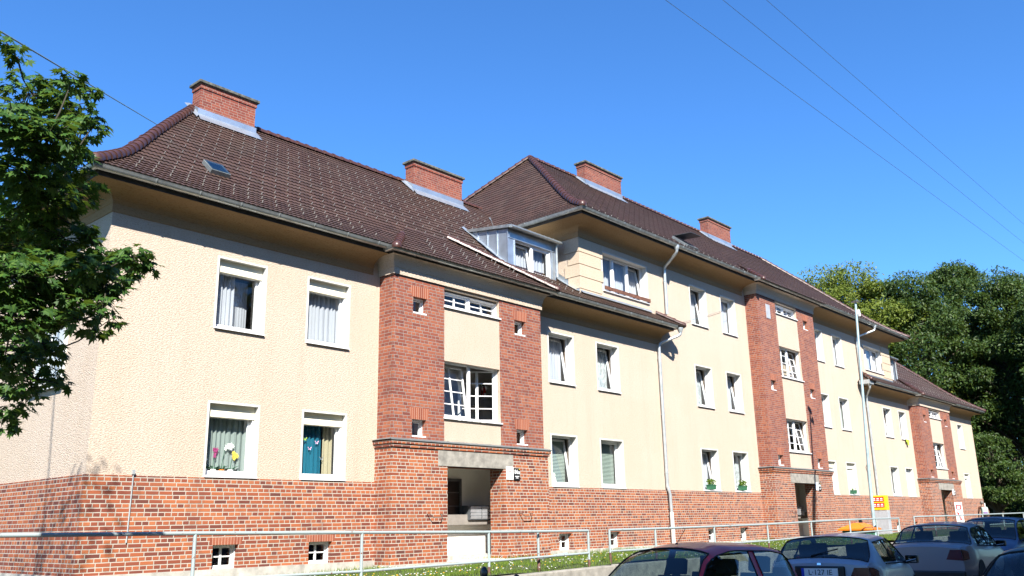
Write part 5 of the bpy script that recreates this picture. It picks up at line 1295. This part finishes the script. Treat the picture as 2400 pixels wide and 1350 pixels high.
def grow_maple():
    rg = random.Random(11); t = thing('maple_tree', 'maple tree with lobed leaves overhanging the left edge in front of the gable', 'tree', (-4.4, -7.0, -.9), world=True)
    m = MB(); trunk = [(-4.4, -7.0, -.95), (-4.4, -7.05, 1.5), (-4.3, -7.0, 3.2), (-4.2, -6.9, 5.0), (-4.1, -7.0, 7.0), (-4.0, -7.1, 9.2)]
    m.tube(trunk, [.24, .2, .17, .13, .09, .04], 12); m.build('trunk', M['bark'], t, smooth=True)
    # leaf masses: (x, y, z, radius, leaves)
    CL = CLUSTERS
    verts = []; bm_ = MB()
    for (c, r_, n) in CL:
        c = Vector(c); z0 = max(1.8, c.z - 2.4 - rg.uniform(0, .8)); 
        for a, b in zip(trunk, trunk[1:]):
            if a[2] <= z0 <= b[2]: s0 = Vector(a).lerp(Vector(b), (z0 - a[2]) / (b[2] - a[2])); break
        near = [Vector(k[0]) for k in CL if k[0][0] < c.x - .12]
        if near and c.x > -2.6 and min((k - c).length for k in near) > .75: pass
        elif near and c.x > -2.6:
            s0 = min(near, key=lambda k: (k - c).length); mid = s0.lerp(c, .5) + Vector((0, 0, -.05)); bm_.tube([s0, mid, c], [.009, .008, .004], 5)
        else:
            mid = s0.lerp(c, .5) + Vector((0, 0, .35)); bm_.tube([s0, mid, c.lerp(mid, .3), c], [.05, .03, .02, .01], 6)
        for i in range(n):
            v = rvec(rg); v.z *= .62; q = c + v * r_
            if i % 9 == 0: bm_.tube([c + v * r_ * .15, q], .0045, 4, cap=False)
            out = Vector((v.x, v.y, 0)); out = out.normalized() if out.length > .05 else Vector((1, 0, 0))
            d = (out * rg.uniform(.3, 1) + Vector((rg.uniform(-.7, .7), rg.uniform(-.7, .7), rg.uniform(-.9, .15)))).normalized()
            nn = (Vector((0, 0, 1)) + Vector((rg.uniform(-.6, .6), rg.uniform(-.8, .4), 0))).normalized()
            maple_leaf(verts, q, d, nn, rg.uniform(.070, .128))
    bm_.build('limbs', M['twig'], t, smooth=True, recalc=False)
    fast_mesh('crown', verts, None, M['maple'], t, k=3)
CLUSTERS = [((-1.09, -7.03, 5.05),0.29, 152),((-0.84, -7.27, 4.89),0.3, 162),((-1.65, -8.5, 4.01),0.28, 209),((-1.43, -8.64, 3.93),0.28, 209),((-0.76, -7.55, 4.59),0.21, 82),((-0.74, -7.85, 4.57),0.12, 24),((-0.86, -7.98, 4.79),0.1, 18),((-1.23, -8.5, 4.59),0.13, 35),((-1.52, -7.58, 5.19),0.13, 30),((-1.43, -7.63, 5.06),0.1, 18),((-0.98, -7.82, 4.08),0.28, 162),((-1.45, -8.32, 3.71),0.32, 277),((-1.0, -8.21, 4.06),0.11, 25),((-1.16, -7.95, 3.62),0.34, 277),((-1.15, -7.08, 3.72),0.37, 277),((-0.59, -7.12, 4.13),0.29, 152),((-0.85, -6.72, 3.57),0.43, 356),((-0.87, -7.76, 3.37),0.31, 209),((-0.82, -8.09, 3.38),0.11, 25),((-1.08, -8.12, 2.92),0.33, 277),((-1.46, -8.28, 2.78),0.35, 356),((-1.05, -8.79, 2.84),0.2, 103),((-0.63, -8.17, 3.16),0.18, 71),((-0.6, -8.58, 3.08),0.17, 64),((-0.43, -8.57, 3.02),0.09, 18),((-0.15, -7.54, 3.23),0.15, 40),((-0.55, -8.0, 2.95),0.21, 94),((-0.66, -7.75, 2.88),0.27, 152),((-1.07, -8.09, 2.62),0.29, 162),((-1.39, -8.27, 2.47),0.31, 215),((-0.68, -8.31, 2.69),0.13, 27),((-0.95, -8.45, 2.47),0.16, 50),((-0.55, -7.88, 2.53),0.1, 14),((-0.09, -7.15, 2.84),0.12, 18),((-0.85, -7.06, 2.51),0.32, 162),((-1.27, -7.84, 2.18),0.24, 117),((-0.56, -6.76, 2.46),0.23, 73),((-0.54, -6.96, 2.23),0.16, 35),((-0.83, -6.79, 2.18),0.23, 79),((-0.6, -6.52, 2.06),0.19, 50),((-0.78, -6.64, 1.87),0.16, 35),((-0.72, -6.58, 1.75),0.08, 11),((-0.79, -7.83, 2.02),0.08, 11),((-3.6, -7.09, 9.54),0.75, 60),((-4.27, -8.1, 7.86),0.75, 60),((-5.97, -7.32, 6.33),0.75, 60),((-5.26, -7.0, 8.65),0.75, 60),((-3.49, -7.74, 9.12),0.75, 60),((-5.61, -7.59, 9.26),0.75, 60),((-5.22, -6.92, 4.51),0.75, 60),((-4.83, -8.6, 4.13),0.75, 60),((-4.4, -6.1, 9.2),0.75, 60),((-3.19, -7.31, 7.8),0.75, 60),((-5.56, -7.14, 7.43),0.75, 60),((-4.74, -5.92, 4.41),0.75, 60),((-3.75, -7.24, 7.24),0.75, 60),((-3.58, -8.52, 7.94),0.75, 60),((-4.09, -6.46, 8.06),0.75, 60),((-4.76, -7.65, 4.86),0.75, 60),((-3.47, -7.83, 3.72),0.75, 60),((-3.83, -7.62, 4.66),0.75, 60),((-3.26, -7.98, 5.88),0.75, 60),((-3.59, -6.86, 5.46),0.75, 60),((-5.12, -8.54, 3.56),0.75, 60),((-3.78, -6.92, 7.96),0.75, 60),((-4.32, -6.3, 8.53),0.75, 60),((-3.89, -6.08, 7.7),0.75, 60),((-3.63, -6.81, 9.73),0.75, 60),((-3.03, -6.71, 5.34),0.75, 60),((-4.35, -7.94, 3.77),0.75, 60),((-2.83, -6.71, 6.05),0.75, 60),((-4.4, -8.48, 9.13),0.75, 60),((-3.58, -7.85, 7.8),0.75, 60),((-4.16, -6.1, 7.49),0.75, 60),((-2.99, -6.02, 6.05),0.75, 60),((-3.6, -6.27, 6.98),0.75, 60),((-6.04, -7.16, 3.98),0.75, 60),((-4.36, -5.96, 7.12),0.75, 60),((-3.62, -6.92, 6.79),0.75, 60),((-3.64, -6.75, 3.23),0.75, 60),((-3.34, -6.34, 7.32),0.75, 60),((-2.52, -7.19, 9.35),0.75, 60),((-4.21, -6.18, 6.02),0.75, 60),((-5.6, -7.83, 7.24),0.75, 60),((-4.57, -8.02, 4.74),0.75, 60),((-4.84, -7.09, 3.03),0.75, 60),((-5.51, -6.22, 3.76),0.75, 60),((-4.26, -6.26, 3.68),0.75, 60),((-4.16, -5.83, 4.48),0.75, 60)]
grow_maple()

def big_tree(name, label, x, y, H, rad, z_low, n, leaf, mat, seed, grp='tall trees behind the far end of the house', size=.34, squash=1.0):
    rg = random.Random(seed); t = thing(name, label, 'tree', (x, y, -.9), world=True, group=grp)
    m = MB(); tr = [(x, y, -1), (x + .2, y, H * .3), (x - .1, y + .2, H * .6), (x, y, H * .92)]; m.tube(tr, [.42, .33, .22, .05], 10); m.build('trunk', M['bark'], t, smooth=True)
    lm = MB(); V = []; C = []
    nc = int(34 + rad * 9)
    for i in range(nc):
        a = rg.uniform(0, 6.283); h = rg.uniform(0, 1) ** .8; zc = z_low + (H - z_low) * h; prof = math.sin(math.pi * min(1, .18 + .80 * h)) ** .6
        rr = rad * prof * rg.uniform(.35, 1.02); C.append((Vector((x + rr * math.cos(a), y + rr * math.sin(a), zc)), rad * rg.choice((.13, .17, .22, .27, .32)) * squash))
    for c, r_ in C:
        s0 = Vector((x, y, max(z_low * .6, c.z - rad * .5))); lm.tube([s0, s0.lerp(c, .6) + Vector((0, 0, .3)), c], [.12, .07, .02], 5, cap=False)
    per = n // nc
    for c, r_ in C:
        for i in range(per):
            v = rvec(rg).normalized() * (rg.uniform(.35, 1.0) ** .5); q = c + Vector((v.x * r_, v.y * r_, v.z * r_ * .7))
            d = (Vector((v.x * .4, v.y * .4, -.1)) + rvec(rg)).normalized(); nn = (Vector((-.3, -.4, .8)) + rvec(rg) * .9).normalized(); s_ = d.cross(nn)
            if s_.length < .05: continue
            s_.normalize(); L = size * rg.uniform(.6, 1.25); w_ = L * .42
            V += [q, q + d * L * .45 + s_ * w_ * .5 + Vector((0, 0, .02)), q + d * L - Vector((0, 0, L * .08)), q + d * L * .45 - s_ * w_ * .5]
    lm.build('limbs', M['bark'], t, smooth=True, recalc=False); fast_mesh('crown', V, None, M[mat], t)
big_tree('lime_tree', 'bright yellow green tree, leftmost of the trees rising above the far roof', 73.5, 13.2, 21.4, 7.6, 7, 80000, 0, 'lime_leaf', 21, size=.30)
big_tree('chestnut_tree', 'dark chestnut tree directly behind the far roof end, second from left', 75, 7.8, 20.4, 6.3, 4, 70000, 0, 'chestnut', 22, size=.30)
big_tree('chestnut_tree', 'tall chestnut tree with sky showing through, in the middle of the tree row', 86, 7.0, 23.2, 7.0, 4, 70000, 0, 'chestnut', 23, size=.32)
big_tree('chestnut_tree', 'chestnut tree with glossy lit leaves, second from the right edge', 80, 1.6, 20.2, 5.8, 4.5, 66000, 0, 'chestnut', 24, size=.30)
big_tree('chestnut_tree', 'large dark chestnut tree closest to the right edge of the view', 77, -4.5, 19.2, 6.2, 4, 66000, 0, 'chestnut', 28, size=.30)
big_tree('chestnut_tree', 'lower chestnut tree in deep shade just right of the far house corner', 68, 1.6, 6.2, 2.6, 1.5, 20000, 0, 'chestnut', 25, size=.22)
big_tree('chestnut_tree', 'shaded chestnut tree in the background at the far right, behind the blue car', 98, -6, 17, 8, 2, 30000, 0, 'chestnut', 26, size=.5)
big_tree('chestnut_tree', 'chestnut tree filling the gap at the end of the street', 104, 8, 19, 9, 1, 30000, 0, 'chestnut', 27, size=.5)
for i, (x, y, h) in enumerate(((66, -17, 17), (78, -18, 18))):  # out-of-view trees added to keep the sun off the low foliage
    big_tree('street_tree', 'unseen street tree added beyond the right edge to shade the end of the street, %s one' % ['nearer', 'farther'][i], x, y, h, 6.5, 4, 14000, 0, 'chestnut', 60 + i, grp='street trees on the opposite pavement', size=.6, squash=1.2)
g = MB(); V = []; rg = random.Random(5)
for i in range(26000):
    x = rg.uniform(84, 112); y = rg.uniform(-3, 20); z = rg.uniform(-.9, 3.2 + 1.2 * math.sin(x * .7 + y)); d = rvec(rg).normalized(); s_ = d.cross(rvec(rg)).normalized(); q = Vector((x, y, z)); V += [q, q + d * .25 + s_ * .12, q + d * .5, q + d * .25 - s_ * .12]
o = fast_mesh('undergrowth', V, None, M['chestnut']); tag(o, 'dark tangled shrubs under the trees at the far end of the street', 'shrubs', kind='stuff')
# street trees behind the viewer: they shade the parked cars
for i, (x, y, h, r_) in enumerate(((-5.5, -19.8, 12.5, 4.0), (1.2, -19.8, 13.0, 4.0), (7.8, -19.8, 13, 4.0), (14.4, -19.8, 13., 4.0), (21, -19.8, 13.5, 4.2))):
    big_tree('street_tree', 'street tree on the opposite pavement, shading the parked cars, number %s from the viewer' % ['one', 'two', 'three', 'four', 'five'][i], x, y, h, r_, 5.5, 9000, 0, 'chestnut', 40 + i, grp='street trees on the opposite pavement', size=.5, squash=1.2)

# grass and daisies
V = []; rg = random.Random(9)
for i in range(60000):
    x = 3 + 33 * rg.random() ** 1.4; y = rg.uniform(-4.34, -.1); z = lawn_z(x, y) - .01; h = rg.uniform(.03, .09) * (1.6 if y > -.5 or rg.random() < .06 else 1); a = rg.uniform(0, 6.28); w_ = .006; l_ = rg.uniform(-.04, .04); m_ = rg.uniform(-.04, .04)
    V += [(x - w_ * math.cos(a), y - w_ * math.sin(a), z), (x + w_ * math.cos(a), y + w_ * math.sin(a), z), (x + l_, y + m_, z + h)]
o = fast_mesh('grass', V, None, M['grass'], k=3); tag(o, 'unmown grass of the lawn strip', 'grass', kind='stuff')
for nm, mt, cnt, lb, sd in (('daisies', 'petal_w', 550, 'white daisies scattered in the lawn', 3), ('buttercups', 'petal_y', 350, 'yellow flowers scattered in the lawn', 4)):
    V = []; rg = random.Random(sd)
    for i in range(cnt):
        x = 5 + 24 * rg.random() ** 1.3; y = rg.uniform(-4.3, -.6); z = lawn_z(x, y) + rg.uniform(.05, .10); r_ = rg.uniform(.012, .02)
        for k in range(3):
            a = k * 1.047; V += [(x + r_ * math.cos(a), y + r_ * math.sin(a), z + .003 * k), (x + r_ * math.cos(a + 1.57) * .6, y + r_ * math.sin(a + 1.57) * .6, z + .012), (x - r_ * math.cos(a), y - r_ * math.sin(a), z + .003 * k), (x - r_ * math.cos(a + 1.57) * .6, y - r_ * math.sin(a + 1.57) * .6, z - .004)]
    o = fast_mesh(nm, V, None, M[mt]); tag(o, lb, 'flowers', kind='stuff')
for o in bpy.data.objects:
    if '_world' in o: del o['_world']
